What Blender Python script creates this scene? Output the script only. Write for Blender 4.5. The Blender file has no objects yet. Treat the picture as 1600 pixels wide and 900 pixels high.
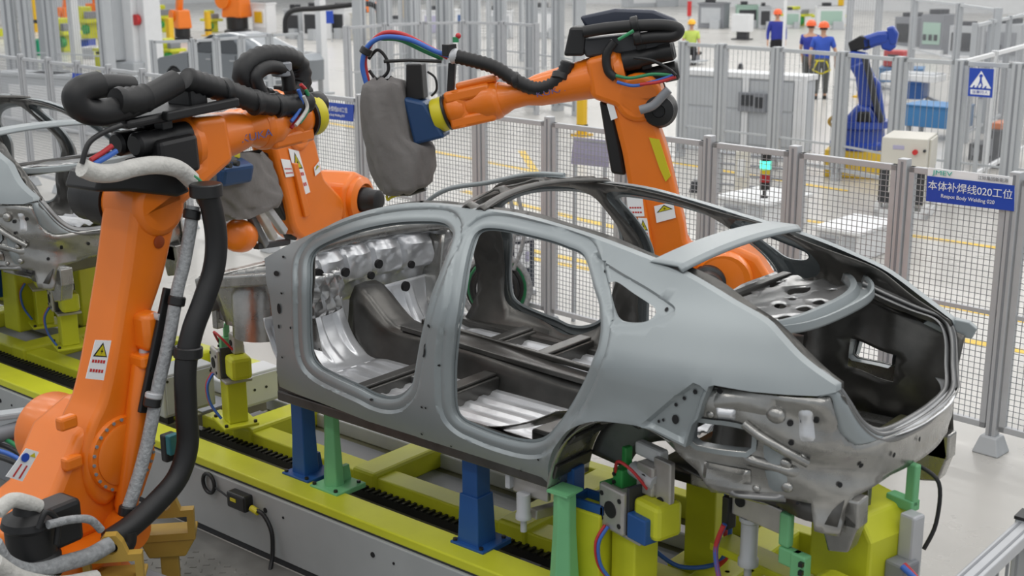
import bpy, bmesh, math, random
from math import sin, cos, pi, radians, atan2, hypot
from mathutils import Vector, Matrix
from mathutils.geometry import delaunay_2d_cdt
random.seed(7)
scene = bpy.context.scene
COL = scene.collection

# ------------------------------------------------------------------ camera
FPX, PITCH, CAMH, ROLL = 1989.06, radians(14.7433), 3.4806, radians(-0.3055)
YAW = radians(-39.956)                     # line axis against the view axis
CAM = Vector((5.43443, -4.34553, CAMH))
cam_data = bpy.data.cameras.new('camera')
cam_data.sensor_width = 36.0
cam_data.lens = FPX / 1600 * 36.0
cam_data.clip_start, cam_data.clip_end = 0.1, 300
cam_data.dof.use_dof = True
cam_data.dof.focus_distance = 7.6
cam_data.dof.aperture_fstop = 2.8
cam = bpy.data.objects.new('camera', cam_data)
COL.objects.link(cam)
cam.matrix_world = (Matrix.Translation(CAM) @ Matrix.Rotation(-YAW, 4, 'Z')
                    @ Matrix.Rotation(pi / 2 - PITCH, 4, 'X') @ Matrix.Rotation(ROLL, 4, 'Z'))
scene.camera = cam

# ------------------------------------------------------------------ light
scene.view_settings.view_transform = 'Standard'
scene.view_settings.look = 'None'
scene.view_settings.gamma = 1
scene.view_settings.use_curve_mapping = False
scene.view_settings.exposure = -0.28
world = bpy.data.worlds.new('hall_light')
scene.world = world
world.use_nodes = True
bgn = world.node_tree.nodes['Background']
bgn.inputs[0].default_value = (0.90, 0.95, 1.0, 1)
bgn.inputs[1].default_value = 0.62
def ceiling_lamp(x, y, z, sx, sy, power):
    d = bpy.data.lights.new('ceiling_lamp', 'AREA')
    d.shape = 'RECTANGLE'; d.size = sx; d.size_y = sy; d.energy = power; d.color = (1, 0.97, 0.93)
    o = bpy.data.objects.new('ceiling_lamp', d); COL.objects.link(o); o.location = (x, y, z)
for ly in (-7, -2.5, 2.0, 6.5, 11, 16):
    for lx in (-22, -14, -5, 1.5, 8): ceiling_lamp(lx, ly, 9.0, 5.0, 0.5, 120)
for ly in (23, 33, 45, 58):
    for lx in (-50, -30, -12, 4): ceiling_lamp(lx, ly, 10.0, 12.0, 1.0, 900)

# ------------------------------------------------------------------ pixel rays (1600 x 900 frame)
_cy, _sy = cos(YAW), sin(YAW)
def ray(u, v):
    a, b = u - 800, v - 450
    cr, sr = cos(ROLL), sin(ROLL)
    a, b = a * cr + b * sr, -a * sr + b * cr
    c, s = cos(PITCH), sin(PITCH)
    x, y = a / FPX, -b / FPX
    d = (x, c + y * s, -s + y * c)
    return Vector((d[0] * _cy + d[1] * _sy, -d[0] * _sy + d[1] * _cy, d[2]))
def gz(u, v, z): d = ray(u, v); return CAM + d * ((z - CAM.z) / d.z)
def gy(u, v, y): d = ray(u, v); return CAM + d * ((y - CAM.y) / d.y)
def gx(u, v, x): d = ray(u, v); return CAM + d * ((x - CAM.x) / d.x)
def gplane(u, v, p, az):                    # vertical plane through p along azimuth az
    n = Vector((-sin(az), cos(az), 0)); d = ray(u, v)
    return CAM + d * ((Vector(p) - CAM).dot(n) / d.dot(n))
def gd(u, v, dist): return CAM + ray(u, v).normalized() * dist

# ------------------------------------------------------------------ materials
def mat(name, col, rough=0.5, metal=0.0, noise=0.0, nscale=8.0, bump=0.0, bscale=40.0, coat=0.0, emit=None, estr=0.0, alpha=1.0, stretch=None, spec=None):
    m = bpy.data.materials.new(name); m.use_nodes = True
    nt = m.node_tree; b = nt.nodes['Principled BSDF']
    b.inputs['Base Color'].default_value = (*col, 1)
    b.inputs['Roughness'].default_value = rough
    b.inputs['Metallic'].default_value = metal
    if spec is not None: b.inputs['Specular IOR Level'].default_value = spec
    if coat: b.inputs['Coat Weight'].default_value = coat; b.inputs['Coat Roughness'].default_value = 0.15
    if emit: b.inputs['Emission Color'].default_value = (*emit, 1); b.inputs['Emission Strength'].default_value = estr
    if alpha < 1: b.inputs['Alpha'].default_value = alpha
    tc = nt.nodes.new('ShaderNodeTexCoord')
    src = tc.outputs['Object']
    if stretch:
        mp = nt.nodes.new('ShaderNodeMapping'); mp.inputs['Scale'].default_value = stretch
        nt.links.new(src, mp.inputs['Vector']); src = mp.outputs['Vector']
    if noise:
        n = nt.nodes.new('ShaderNodeTexNoise'); n.inputs['Scale'].default_value = nscale; n.inputs['Detail'].default_value = 6
        nt.links.new(src, n.inputs['Vector'])
        r = nt.nodes.new('ShaderNodeMapRange'); r.inputs['To Min'].default_value = 1 - noise; r.inputs['To Max'].default_value = 1 + noise
        r.inputs['From Min'].default_value = 0.25; r.inputs['From Max'].default_value = 0.75
        nt.links.new(n.outputs['Fac'], r.inputs['Value'])
        mx = nt.nodes.new('ShaderNodeVectorMath'); mx.operation = 'SCALE'; mx.inputs[0].default_value = col
        nt.links.new(r.outputs['Result'], mx.inputs['Scale']); nt.links.new(mx.outputs['Vector'], b.inputs['Base Color'])
        r2 = nt.nodes.new('ShaderNodeMapRange'); r2.inputs['To Min'].default_value = max(0.03, rough - noise * .4); r2.inputs['To Max'].default_value = min(1, rough + noise * .4)
        nt.links.new(n.outputs['Fac'], r2.inputs['Value']); nt.links.new(r2.outputs['Result'], b.inputs['Roughness'])
    if bump:
        n2 = nt.nodes.new('ShaderNodeTexNoise'); n2.inputs['Scale'].default_value = bscale; n2.inputs['Detail'].default_value = 4
        nt.links.new(src, n2.inputs['Vector'])
        bp = nt.nodes.new('ShaderNodeBump'); bp.inputs['Strength'].default_value = bump; bp.inputs['Distance'].default_value = 0.02
        nt.links.new(n2.outputs['Fac'], bp.inputs['Height']); nt.links.new(bp.outputs['Normal'], b.inputs['Normal'])
    return m
M = dict(
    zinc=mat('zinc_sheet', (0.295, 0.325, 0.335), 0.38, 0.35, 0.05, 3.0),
    steel=mat('bare_steel', (0.52, 0.52, 0.52), 0.30, 0.85, 0.18, 5.0, 0.10, 9.0),
    bright=mat('bright_steel', (0.66, 0.67, 0.69), 0.30, 0.55, 0.15, 6.0, 0.12, 10.0),
    tail=mat('galvanised_steel', (0.36, 0.355, 0.34), 0.28, 0.85, 0.30, 6.0, 0.25, 9.0),
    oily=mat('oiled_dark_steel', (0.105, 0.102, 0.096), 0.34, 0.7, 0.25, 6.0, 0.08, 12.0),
    midsteel=mat('dull_steel', (0.22, 0.22, 0.22), 0.38, 0.8, 0.22, 6.0, 0.10, 12.0),
    hole=mat('dark_hole', (0.008, 0.008, 0.009), 0.8),
    orange=mat('orange_paint', (0.80, 0.185, 0.007), 0.36, 0, 0.05, 3.0, coat=0.25),
    black=mat('black_plastic', (0.012, 0.012, 0.013), 0.42),
    hose=mat('black_hose', (0.010, 0.010, 0.011), 0.5, 0, 0.1, 20),
    motor=mat('black_cast_motor', (0.016, 0.016, 0.017), 0.45, 0.2),
    whitehose=mat('white_cloth_sleeve', (0.55, 0.54, 0.51), 0.8, 0, 0.12, 14, 0.5, 30),
    greysleeve=mat('grey_woven_sleeve', (0.30, 0.31, 0.32), 0.75, 0, 0.3, 40, 0.5, 60),
    bag=mat('grey_cloth_cover', (0.165, 0.155, 0.15), 0.9, 0, 0.12, 5, 0.35, 14),
    lime=mat('lime_yellow_paint', (0.58, 0.60, 0.028), 0.42, 0, 0.07, 5.0),
    bluepost=mat('blue_paint', (0.014, 0.080, 0.27), 0.42, 0, 0.06, 5.0),
    greenpost=mat('green_paint', (0.17, 0.47, 0.22), 0.45, 0, 0.06, 5.0),
    dkgreen=mat('bright_green_block', (0.03, 0.28, 0.06), 0.4),
    base=mat('grey_base_paint', (0.36, 0.375, 0.375), 0.42, 0, 0.08, 2.5),
    deck=mat('olive_deck_plate', (0.15, 0.145, 0.085), 0.42, 0.2, 0.25, 3.0),
    alu=mat('anodised_aluminium', (0.48, 0.49, 0.51), 0.40, 0.15, 0.05, 8),
    wire=mat('grey_wire', (0.34, 0.35, 0.37), 0.5, 0.3),
    fix=mat('machined_plate', (0.47, 0.45, 0.43), 0.38, 0.5, 0.12, 10),
    white=mat('white_paint', (0.72, 0.73, 0.74), 0.5, 0, 0.04, 3),
    cream=mat('cream_paint', (0.62, 0.60, 0.54), 0.5, 0, 0.04, 3),
    grey=mat('light_grey_paint', (0.45, 0.47, 0.49), 0.5, 0, 0.04, 3),
    midgrey=mat('mid_grey_paint', (0.22, 0.23, 0.25), 0.5, 0, 0.06, 3),
    dark=mat('dark_grey_paint', (0.035, 0.037, 0.042), 0.5),
    navy=mat('navy_cabinet', (0.035, 0.042, 0.065), 0.45),
    lug=mat('ochre_paint', (0.46, 0.29, 0.05), 0.5, 0, 0.1, 6),
    sign=mat('sign_blue', (0.018, 0.065, 0.42), 0.4),
    signw=mat('sign_white', (0.85, 0.86, 0.88), 0.5),
    teal=mat('sign_teal', (0.10, 0.45, 0.36), 0.5),
    txtgrey=mat('sign_grey', (0.25, 0.26, 0.28), 0.5),
    txtblue=mat('arm_lettering', (0.13, 0.10, 0.24), 0.5),
    red=mat('red_paint', (0.55, 0.03, 0.03), 0.45),
    redhose=mat('red_hose', (0.50, 0.03, 0.035), 0.45),
    bluehose=mat('blue_hose', (0.04, 0.13, 0.48), 0.45),
    greenhose=mat('green_hose', (0.03, 0.25, 0.10), 0.45),
    yellow=mat('safety_yellow', (0.72, 0.44, 0.015), 0.45, 0, 0.05, 4),
    linepaint=mat('floor_line_paint', (0.78, 0.52, 0.05), 0.45, 0, 0.08, 4),
    plate=mat('blue_tool_plate', (0.016, 0.055, 0.15), 0.4, 0.1),
    disc=mat('yellow_flange', (0.60, 0.52, 0.015), 0.42),
    rblue=mat('blue_robot_paint', (0.018, 0.060, 0.36), 0.32, coat=0.3),
    tblue=mat('table_blue', (0.045, 0.19, 0.42), 0.5),
    lampgreen=mat('lamp_green', (0.05, 0.8, 0.5), 0.3, emit=(0.1, 1, 0.65), estr=1.6),
    lampyellow=mat('lamp_yellow', (0.55, 0.40, 0.02), 0.3),
    lampred=mat('lamp_red', (0.32, 0.01, 0.015), 0.3),
    skin=mat('skin', (0.52, 0.30, 0.20), 0.6),
    hair=mat('hair', (0.015, 0.012, 0.01), 0.7),
    shirt=mat('blue_shirt', (0.035, 0.09, 0.46), 0.8, 0, 0.1, 8),
    shirtd=mat('dark_blue_shirt', (0.022, 0.035, 0.28), 0.8, 0, 0.1, 8),
    trousers=mat('grey_trousers', (0.085, 0.088, 0.085), 0.85, 0, 0.15, 8),
    trousersb=mat('black_trousers', (0.012, 0.012, 0.016), 0.85),
    helmet=mat('orange_helmet', (0.80, 0.12, 0.025), 0.35),
    helmety=mat('yellow_helmet', (0.85, 0.45, 0.02), 0.35),
    vest=mat('lime_vest', (0.50, 0.62, 0.12), 0.7),
    carpaint=mat('grey_car_body', (0.24, 0.26, 0.28), 0.32, 0.5, coat=0.4),
    glassdark=mat('dark_cabin', (0.05, 0.055, 0.06), 0.2),
    green=mat('green_bin', (0.01, 0.36, 0.18), 0.45),
    teck=mat('pale_green_paint', (0.35, 0.50, 0.42), 0.5),
    lilac=mat('lilac_panel', (0.42, 0.40, 0.55), 0.5),
    port=mat('dark_orange_paint', (0.30, 0.05, 0.006), 0.4),
    lugdark=mat('rubber', (0.02, 0.02, 0.02), 0.7),
)
# ------------------------------------------------------------------ object helpers
def origin(o):
    v = Vector((0, 0, 0))
    while o is not None: v += o.location; o = o.parent
    return v
def tag(o, label, cat, group=None, kind=None):
    o['label'] = label; o['category'] = cat
    if group: o['group'] = group
    if kind: o['kind'] = kind
    return o
def thing(name, label, cat, loc=(0, 0, 0), group=None):
    o = bpy.data.objects.new(name, None); COL.objects.link(o); o.location = loc
    o.empty_display_size = 0.2
    return tag(o, label, cat, group)
def dup(o, off, label=None, parent=None):
    c = o.copy(); COL.objects.link(c)
    if parent is None: c.location = o.location + Vector(off)
    else: c.parent = parent
    if label: c['label'] = label
    for ch in o.children: dup(ch, (0, 0, 0), None, c)
    return c
def frame_of(axis, up=None):
    z = Vector(axis).normalized()
    u = Vector(up) if up is not None else (Vector((0, 0, 1)) if abs(z.z) < .95 else Vector((1, 0, 0)))
    x = u.cross(z)
    if x.length < 1e-6: x = Vector((1, 0, 0)).cross(z)
    x.normalize(); y = z.cross(x)
    return x, y, z
def catmull(P, n=6, closed=False):
    P = [Vector(p) for p in P]; out = []; N = len(P)
    for i in range(N if closed else N - 1):
        g = (lambda k: P[k % N]) if closed else (lambda k: P[min(max(k, 0), N - 1)])
        p0, p1, p2, p3 = g(i - 1), g(i), g(i + 1), g(i + 2)
        for j in range(n):
            t = j / n
            out.append(0.5 * ((2 * p1) + (p2 - p0) * t + (2 * p0 - 5 * p1 + 4 * p2 - p3) * t * t + (3 * p1 - p0 - 3 * p2 + p3) * t ** 3))
    if not closed: out.append(P[-1])
    return out
class MB:
    def __init__(s): s.v = []; s.f = []
    def add(s, vs, fs):
        n = len(s.v); s.v += [Vector(v) for v in vs]; s.f += [[i + n for i in f] for f in fs]; return s
    def box(s, a, b, R=None, c=None, taper=None):
        (x0, y0, z0), (x1, y1, z1) = a, b
        vs = [Vector(p) for p in ((x0, y0, z0), (x1, y0, z0), (x1, y1, z0), (x0, y1, z0), (x0, y0, z1), (x1, y0, z1), (x1, y1, z1), (x0, y1, z1))]
        if taper:
            m = Vector(((x0 + x1) / 2, (y0 + y1) / 2, 0))
            for v in vs[4:]: v.x = m.x + (v.x - m.x) * taper; v.y = m.y + (v.y - m.y) * taper
        if R is not None: vs = [R @ v for v in vs]
        if c is not None: vs = [v + Vector(c) for v in vs]
        return s.add(vs, [(0, 3, 2, 1), (4, 5, 6, 7), (0, 1, 5, 4), (1, 2, 6, 5), (2, 3, 7, 6), (3, 0, 4, 7)])
    def cbox(s, c, size, R=None, taper=None):
        h = [q / 2 for q in size]
        return s.box((-h[0], -h[1], -h[2]), h, R, c, taper)
    def bar(s, p0, p1, w, h, up=None):
        x, y, z = frame_of(Vector(p1) - Vector(p0), up); vs = []
        for p in (Vector(p0), Vector(p1)):
            for a, b in ((-1, -1), (1, -1), (1, 1), (-1, 1)): vs.append(p + x * a * w / 2 + y * b * h / 2)
        return s.add(vs, [(3, 2, 1, 0), (4, 5, 6, 7), (0, 1, 5, 4), (1, 2, 6, 5), (2, 3, 7, 6), (3, 0, 4, 7)])
    def cyl(s, p0, p1, r0, r1=None, n=20, cap=True):
        return s.tube([p0, p1], [r0, r0 if r1 is None else r1], n, cap)
    def tube(s, P, r, n=10, cap=True, closed=False):
        P = [Vector(p) for p in P]; N = len(P)
        R = r if isinstance(r, (list, tuple)) else [r] * N
        base = len(s.v); px = None
        for i, p in enumerate(P):
            if closed: t = P[(i + 1) % N] - P[i - 1]
            else: t = P[min(i + 1, N - 1)] - P[max(i - 1, 0)]
            if t.length < 1e-9: t = Vector((0, 0, 1))
            t.normalize()
            if px is None: x = frame_of(t)[0]
            else:
                x = px - t * px.dot(t)
                x = x.normalized() if x.length > 1e-6 else frame_of(t)[0]
            px = x; y = t.cross(x)
            for k in range(n):
                a = 2 * pi * k / n; s.v.append(p + (x * cos(a) + y * sin(a)) * R[i])
        for i in range(N if closed else N - 1):
            j = (i + 1) % N
            for k in range(n):
                s.f.append([base + i * n + k, base + i * n + (k + 1) % n, base + j * n + (k + 1) % n, base + j * n + k])
        if cap and not closed:
            s.f.append([base + k for k in range(n)][::-1]); s.f.append([base + (N - 1) * n + k for k in range(n)])
        return s
    def lathe(s, c, axis, prof, n=28):                 # prof: (radius, distance along axis)
        x, y, z = frame_of(axis); base = len(s.v); c = Vector(c)
        for r, h in prof:
            for k in range(n):
                a = 2 * pi * k / n; s.v.append(c + z * h + (x * cos(a) + y * sin(a)) * max(r, 1e-4))
        for i in range(len(prof) - 1):
            for k in range(n):
                s.f.append([base + i * n + k, base + i * n + (k + 1) % n, base + (i + 1) * n + (k + 1) % n, base + (i + 1) * n + k])
        s.f.append([base + k for k in range(n)][::-1]); s.f.append([base + (len(prof) - 1) * n + k for k in range(n)])
        return s
    def prism(s, poly, o, ex, ey, ez, t0, t1):         # poly in (ex, ey), swept along ez
        o, ex, ey, ez = Vector(o), Vector(ex), Vector(ey), Vector(ez); n = len(poly)
        vs = [o + ex * p[0] + ey * p[1] + ez * t for t in (t0, t1) for p in poly]
        fs = [list(range(n))[::-1], list(range(n, 2 * n))] + [[i, (i + 1) % n, n + (i + 1) % n, n + i] for i in range(n)]
        return s.add(vs, fs)
    def sphere(s, c, r, n=14, m=9, sc=(1, 1, 1)):
        c = Vector(c); base = len(s.v)
        for i in range(m + 1):
            th = pi * i / m
            for k in range(n):
                a = 2 * pi * k / n
                s.v.append(c + Vector((sc[0] * r * max(sin(th), 1e-3) * cos(a), sc[1] * r * max(sin(th), 1e-3) * sin(a), sc[2] * r * cos(th))))
        for i in range(m):
            for k in range(n):
                s.f.append([base + i * n + k, base + (i + 1) * n + k, base + (i + 1) * n + (k + 1) % n, base + i * n + (k + 1) % n])
        return s
    def grid(s, fn, nu, nv):
        base = len(s.v)
        for i in range(nu + 1):
            for j in range(nv + 1): s.v.append(Vector(fn(i / nu, j / nv)))
        for i in range(nu):
            for j in range(nv):
                a = base + i * (nv + 1) + j
                s.f.append([a, a + nv + 1, a + nv + 2, a + 1])
        return s
    def build(s, name, m, parent=None, smooth=None, bevel=0.0, solid=0.0, seg=2):
        me = bpy.data.meshes.new(name)
        org = origin(parent) if parent is not None else Vector((0, 0, 0))
        if parent is None and s.v:
            lo = [min(v[i] for v in s.v) for i in range(3)]; hi = [max(v[i] for v in s.v) for i in range(3)]
            org = Vector(((lo[0] + hi[0]) / 2, (lo[1] + hi[1]) / 2, lo[2]))
        me.from_pydata([tuple(v - org) for v in s.v], [], s.f)
        bm = bmesh.new(); bm.from_mesh(me); bmesh.ops.recalc_face_normals(bm, faces=bm.faces); bm.to_mesh(me); bm.free()
        me.materials.append(M[m] if isinstance(m, str) else m)
        o = bpy.data.objects.new(name, me); COL.objects.link(o)
        if parent is not None: o.parent = parent
        else: o.location = org
        if solid:
            md = o.modifiers.new('thickness', 'SOLIDIFY'); md.thickness = solid; md.offset = 0
        if bevel:
            md = o.modifiers.new('bevel', 'BEVEL'); md.width = bevel; md.segments = seg; md.limit_method = 'ANGLE'; md.angle_limit = radians(40)
        if smooth is not None:
            for p in me.polygons: p.use_smooth = True
            try: me.set_sharp_from_angle(angle=radians(smooth))
            except Exception: pass
        return o
def structure(o): o['kind'] = 'structure'; return o
def text(name, s, m, parent, pos, xdir, updir, size, align='CENTER', extr=0.001, sx=1.0):
    cu = bpy.data.curves.new(name, 'FONT'); cu.body = s; cu.size = size; cu.align_x = align; cu.align_y = 'CENTER'; cu.extrude = extr
    tmp = bpy.data.objects.new('tmp', cu); COL.objects.link(tmp)
    dg = bpy.context.evaluated_depsgraph_get(); me = bpy.data.meshes.new_from_object(tmp.evaluated_get(dg))
    bpy.data.objects.remove(tmp)
    x = Vector(xdir).normalized(); z = x.cross(Vector(updir)).normalized(); y = z.cross(x)
    org = origin(parent); p = Vector(pos)
    for v in me.vertices: v.co = p + x * v.co.x * sx + y * v.co.y + z * v.co.z - org
    me.materials.clear(); me.materials.append(M[m]); me.name = name
    o = bpy.data.objects.new(name, me); COL.objects.link(o); o.parent = parent
    return o
# ---- sheet metal: outline with holes, triangulated, mapped onto a curved surface
def inpoly(p, poly):
    x, y = p; c = False; j = len(poly) - 1
    for i in range(len(poly)):
        xi, yi = poly[i]; xj, yj = poly[j]
        if (yi > y) != (yj > y) and x < (xj - xi) * (y - yi) / (yj - yi) + xi: c = not c
        j = i
    return c
def dpoly(p, poly):
    best = 1e9; n = len(poly)
    for i in range(n):
        ax, ay = poly[i]; bx, by = poly[(i + 1) % n]
        dx, dy = bx - ax, by - ay; L = dx * dx + dy * dy or 1e-12
        t = max(0, min(1, ((p[0] - ax) * dx + (p[1] - ay) * dy) / L))
        best = min(best, (p[0] - ax - t * dx) ** 2 + (p[1] - ay - t * dy) ** 2)
    return best ** .5
def area2(poly): return sum(poly[i - 1][0] * poly[i][1] - poly[i][0] * poly[i - 1][1] for i in range(len(poly)))
def densify(poly, d):
    out = []; n = len(poly)
    for i in range(n):
        a, b = poly[i], poly[(i + 1) % n]; k = max(1, int(hypot(b[0] - a[0], b[1] - a[1]) / d + .5))
        out += [(a[0] + (b[0] - a[0]) * j / k, a[1] + (b[1] - a[1]) * j / k) for j in range(k)]
    return out
def offset(poly, d):
    s = 1 if area2(poly) > 0 else -1; n = len(poly); out = []
    for i in range(n):
        a, b = poly[i - 1], poly[(i + 1) % n]; tx, ty = b[0] - a[0], b[1] - a[1]; L = hypot(tx, ty) or 1
        out.append((poly[i][0] + s * d * ty / L, poly[i][1] - s * d * tx / L))
    return out
def sheet(mb, outer, holes, fn, step=0.06, rings=()):
    pts = []; edges = []
    for poly in [outer] + list(holes):
        b = len(pts); pts += poly; edges += [(b + i, b + (i + 1) % len(poly)) for i in range(len(poly))]
    x0, x1 = min(p[0] for p in outer), max(p[0] for p in outer); y0, y1 = min(p[1] for p in outer), max(p[1] for p in outer)
    keep = []
    for h, ds in rings:
        for d in ds:
            for q in offset(h, d):
                if inpoly(q, outer) and dpoly(q, outer) > .008 and abs(dpoly(q, h) - abs(d)) < .002 and not any(inpoly(q, k) for k in holes if k is not h): keep.append(q)
    nx, ny = int((x1 - x0) / step) + 1, int((y1 - y0) / step) + 1
    for i in range(nx + 1):
        for j in range(ny + 1):
            q = (x0 + (i + .5 * (j % 2)) * step, y0 + j * step)
            if inpoly(q, outer) and dpoly(q, outer) > step * .35 and not any(inpoly(q, h) or dpoly(q, h) < step * .5 for h in holes): keep.append(q)
    pts = pts + keep
    vo, eo, fo, *_ = delaunay_2d_cdt([Vector(p) for p in pts], edges, [], 0, 1e-5)
    fs = []
    for f in fo:
        c = (sum(vo[i][0] for i in f) / len(f), sum(vo[i][1] for i in f) / len(f))
        if inpoly(c, outer) and not any(inpoly(c, h) for h in holes): fs.append(list(f))
    return mb.add([fn(v[0], v[1]) for v in vo], fs)
def strip(mb, poly, fa, fb, closed=True):              # wall between two mappings of the same line
    n = len(poly); vs = [fa(*p) for p in poly] + [fb(*p) for p in poly]
    return mb.add(vs, [[i, (i + 1) % n, n + (i + 1) % n, n + i] for i in range(n if closed else n - 1)])
def sm(a, b, t): t = max(0, min(1, (t - a) / (b - a))); return t * t * (3 - 2 * t)
# ------------------------------------------------------------------ the car body shell
ZC = 1.0575; WID = 1.82
def ys(x, z):
    v = 0.0
    if z > .66:
        t = z - .66; v += .18 * t + 1.05 * t * t + .28 * t * sm(1.5, 2.5, x)
    if z < .3: v += .075 * ((.3 - z) / .3) ** 2
    if x > 2.2: v += .24 * ((x - 2.2) / 1.08) ** 2
    if x < .3: v += .035 * ((.3 - x) / .4) ** 2
    return v
def on_side(u, v):
    y = .05
    for _ in range(25):
        p = gy(u, v, y); y = .5 * y + .5 * ys(p.x, p.z - ZC)
    return (p.x, p.z - ZC)
def trace(px, closed=True, n=5, d=.025, smooth=True):
    P = [on_side(*q) for q in px]
    if smooth: P = [(q.x, q.y) for q in catmull([(a, b, 0) for a, b in P], n, closed)]
    return densify(P, d) if closed else P
OUT = ([on_side(*q) for q in [(437, 604), (433, 550), (426, 500), (421, 460), (415, 420), (413, 404)]]
       + [(q.x, q.y) for q in catmull([(*on_side(*q), 0) for q in [(433, 392), (467, 374), (500, 359), (533, 343), (567, 331), (600, 323), (633, 319), (667, 319), (700, 321.5), (733, 326), (767, 330), (800, 335), (833, 343), (867, 353), (900, 363), (933, 374), (967, 387), (1013, 405), (1057, 423), (1100, 447), (1144, 474), (1191, 501), (1214, 524), (1243, 556), (1272, 580), (1306, 603)]], 3)]
       + [on_side(*q) for q in [(1306, 613), (1277, 619), (1231, 617), (1173, 612), (1116, 602)]]
       + [on_side(*q) for q in [(1107, 604), (1098, 628), (1090, 655), (1081, 664), (1076, 680), (1071, 699), (1047, 687), (1022, 674), (997, 664)]]
       + [(q.x, q.y) for q in catmull([(*on_side(*q), 0) for q in [(978, 661), (960, 659), (940, 657), (921, 659), (900, 666), (884, 676), (872, 690), (864, 708), (859, 728), (859, 745), (862, 763)]], 3)]
       + [on_side(*q) for q in [(800, 741), (700, 706), (600, 668), (500, 629)]])
OUT = densify(OUT, .03)
FD = trace([(471, 450), (472, 414), (478, 398), (490, 387), (517, 374), (550, 362), (583, 354), (617, 349), (653, 347.5), (680, 349), (694, 356), (700, 370), (693, 393), (680, 427), (667, 460), (657, 497), (649, 533), (643, 567), (637, 600), (629, 614), (615, 625), (597, 628), (576, 623), (555, 612), (533, 602), (508, 590), (488, 578), (476, 562), (472, 533), (471, 500)])
RD = trace([(700, 540), (706, 498), (712, 458), (718, 420), (726, 387), (733, 370), (743, 361), (758, 358), (785, 361), (820, 369), (855, 378), (880, 387), (902, 397), (912, 416), (921, 452), (928, 475), (931, 500), (930, 528), (922, 558), (907, 596), (884, 640), (862, 672), (845, 690), (825, 697), (800, 695), (767, 686), (736, 674), (712, 662), (700, 645), (697, 610), (697, 575)])
QW = trace([(947, 447), (952, 442), (963, 443), (987, 460), (1010, 475), (1021, 485), (1018, 496), (1002, 505), (977, 505.5), (963, 500), (955, 483)])
QR = trace([(921, 398), (947, 411), (973, 427), (1013, 450), (1047, 473), (1055, 483), (1047, 496), (1017, 510), (987, 517), (958, 517), (947, 500), (940, 475), (933, 450)])
GL = trace([(1103, 606), (1083, 598), (1050, 622), (1016, 651), (1003, 662), (1030, 675), (1068, 694), (1078, 668), (1086, 654), (1094, 628)], smooth=False)
HOLES_NEAR = [((437, 482), .017, .03), ((437, 510), .009, .012), ((455, 512), .007, .008), ((441, 458), .01, .006), ((662, 548), .014, .034), ((666, 510), .007, .008), ((672, 510), .006, .008), ((442, 558), .008, .006), ((684, 572), .006, .006), ((660, 636), .008, .006), ((666, 637), .006, .006), ((576, 626), .012, .006), ((433, 427), .025, .014), ((444, 401), .012, .006), ((940, 425), .008, .008), ((1039, 484), .008, .008), ((1052, 657), .016, .022), ((1033, 658), .006, .008), ((1026, 660), .006, .008), ((1053, 634), .008, .009), ((1066, 624), .008, .009), ((1083, 614), .01, .011), ((842, 718), .006, .006), ((815, 735), .006, .005), ((706, 697), .006, .005), ((660, 678), .008, .006), ((500, 545), .006, .006)]
def side_fn(side, off=0.0, flat=False):
    ylo = (lambda y: y) if side == 0 else (lambda y: WID - y)
    def fn(x, z):
        y = ys(x, z) + off
        if not flat:
            for h in (FD, RD):
                d = dpoly((x, z), h)
                if d < .11: y += .020 * (1 - sm(.055, .068, d)) + .016 * (1 - sm(0, .02, d))
            if inpoly((x, z), QR): y += .018 * sm(0, .008, dpoly((x, z), QR))
            if inpoly((x, z), GL): y += .022 * sm(0, .012, dpoly((x, z), GL))
            d = dpoly((x, z), ARCH)
            if d < .05: y -= .012 * (1 - sm(.02, .05, d))
        return Vector((x, ylo(y), z + ZC))
    return fn
_i0 = min(range(len(OUT)), key=lambda i: hypot(OUT[i][0] - on_side(997, 664)[0], OUT[i][1] - on_side(997, 664)[1]))
_i1 = min(range(len(OUT)), key=lambda i: hypot(OUT[i][0] - on_side(862, 763)[0], OUT[i][1] - on_side(862, 763)[1]))
ARCH = OUT[_i0:_i1 + 1]
RINGS = [(h, (.012, .024, .04, .054, .062, .07, .085)) for h in (FD, RD)] + [(QR, (.0001, -.014)), (GL, (.0001, -.014))]
# plan curve of the tail end and its sheet
TAILP = catmull([(2.30, .085, 0), (2.62, .105, 0), (2.80, .125, 0), (3.00, .165, 0), (3.15, .20, 0), (3.27, .265, 0), (3.36, .37, 0), (3.42, .52, 0), (3.45, .70, 0), (3.455, .91, 0)], 6)
TAILP += [Vector((p.x, WID - p.y, 0)) for p in TAILP[-2::-1]]
_TL = [0]
for i in range(1, len(TAILP)): _TL.append(_TL[-1] + (TAILP[i] - TAILP[i - 1]).length)
def tail_at(s, off=0.0):
    s = max(0, min(_TL[-1] - 1e-6, s)); i = 0
    while _TL[i + 1] < s: i += 1
    t = (s - _TL[i]) / (_TL[i + 1] - _TL[i]); a, b = TAILP[i], TAILP[i + 1]; p = a.lerp(b, t); d = (b - a).normalized()
    return p + Vector((-d.y, d.x, 0)) * off
def on_tail(u, v):
    best = None
    for i in range(len(TAILP) - 1):
        a, b = TAILP[i], TAILP[i + 1]; d = ray(u, v); e = b - a
        den = d.x * e.y - d.y * e.x
        if abs(den) < 1e-9: continue
        w = Vector((a.x - CAM.x, a.y - CAM.y)); k = (w.x * d.y - w.y * d.x) / den; t = (w.x * e.y - w.y * e.x) / den
        if -.02 <= k <= 1.02 and t > 0 and (best is None or t < best[0]): best = (t, _TL[i] + k * e.length, CAM.z + d.z * t - ZC)
    return (best[1], best[2])
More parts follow.
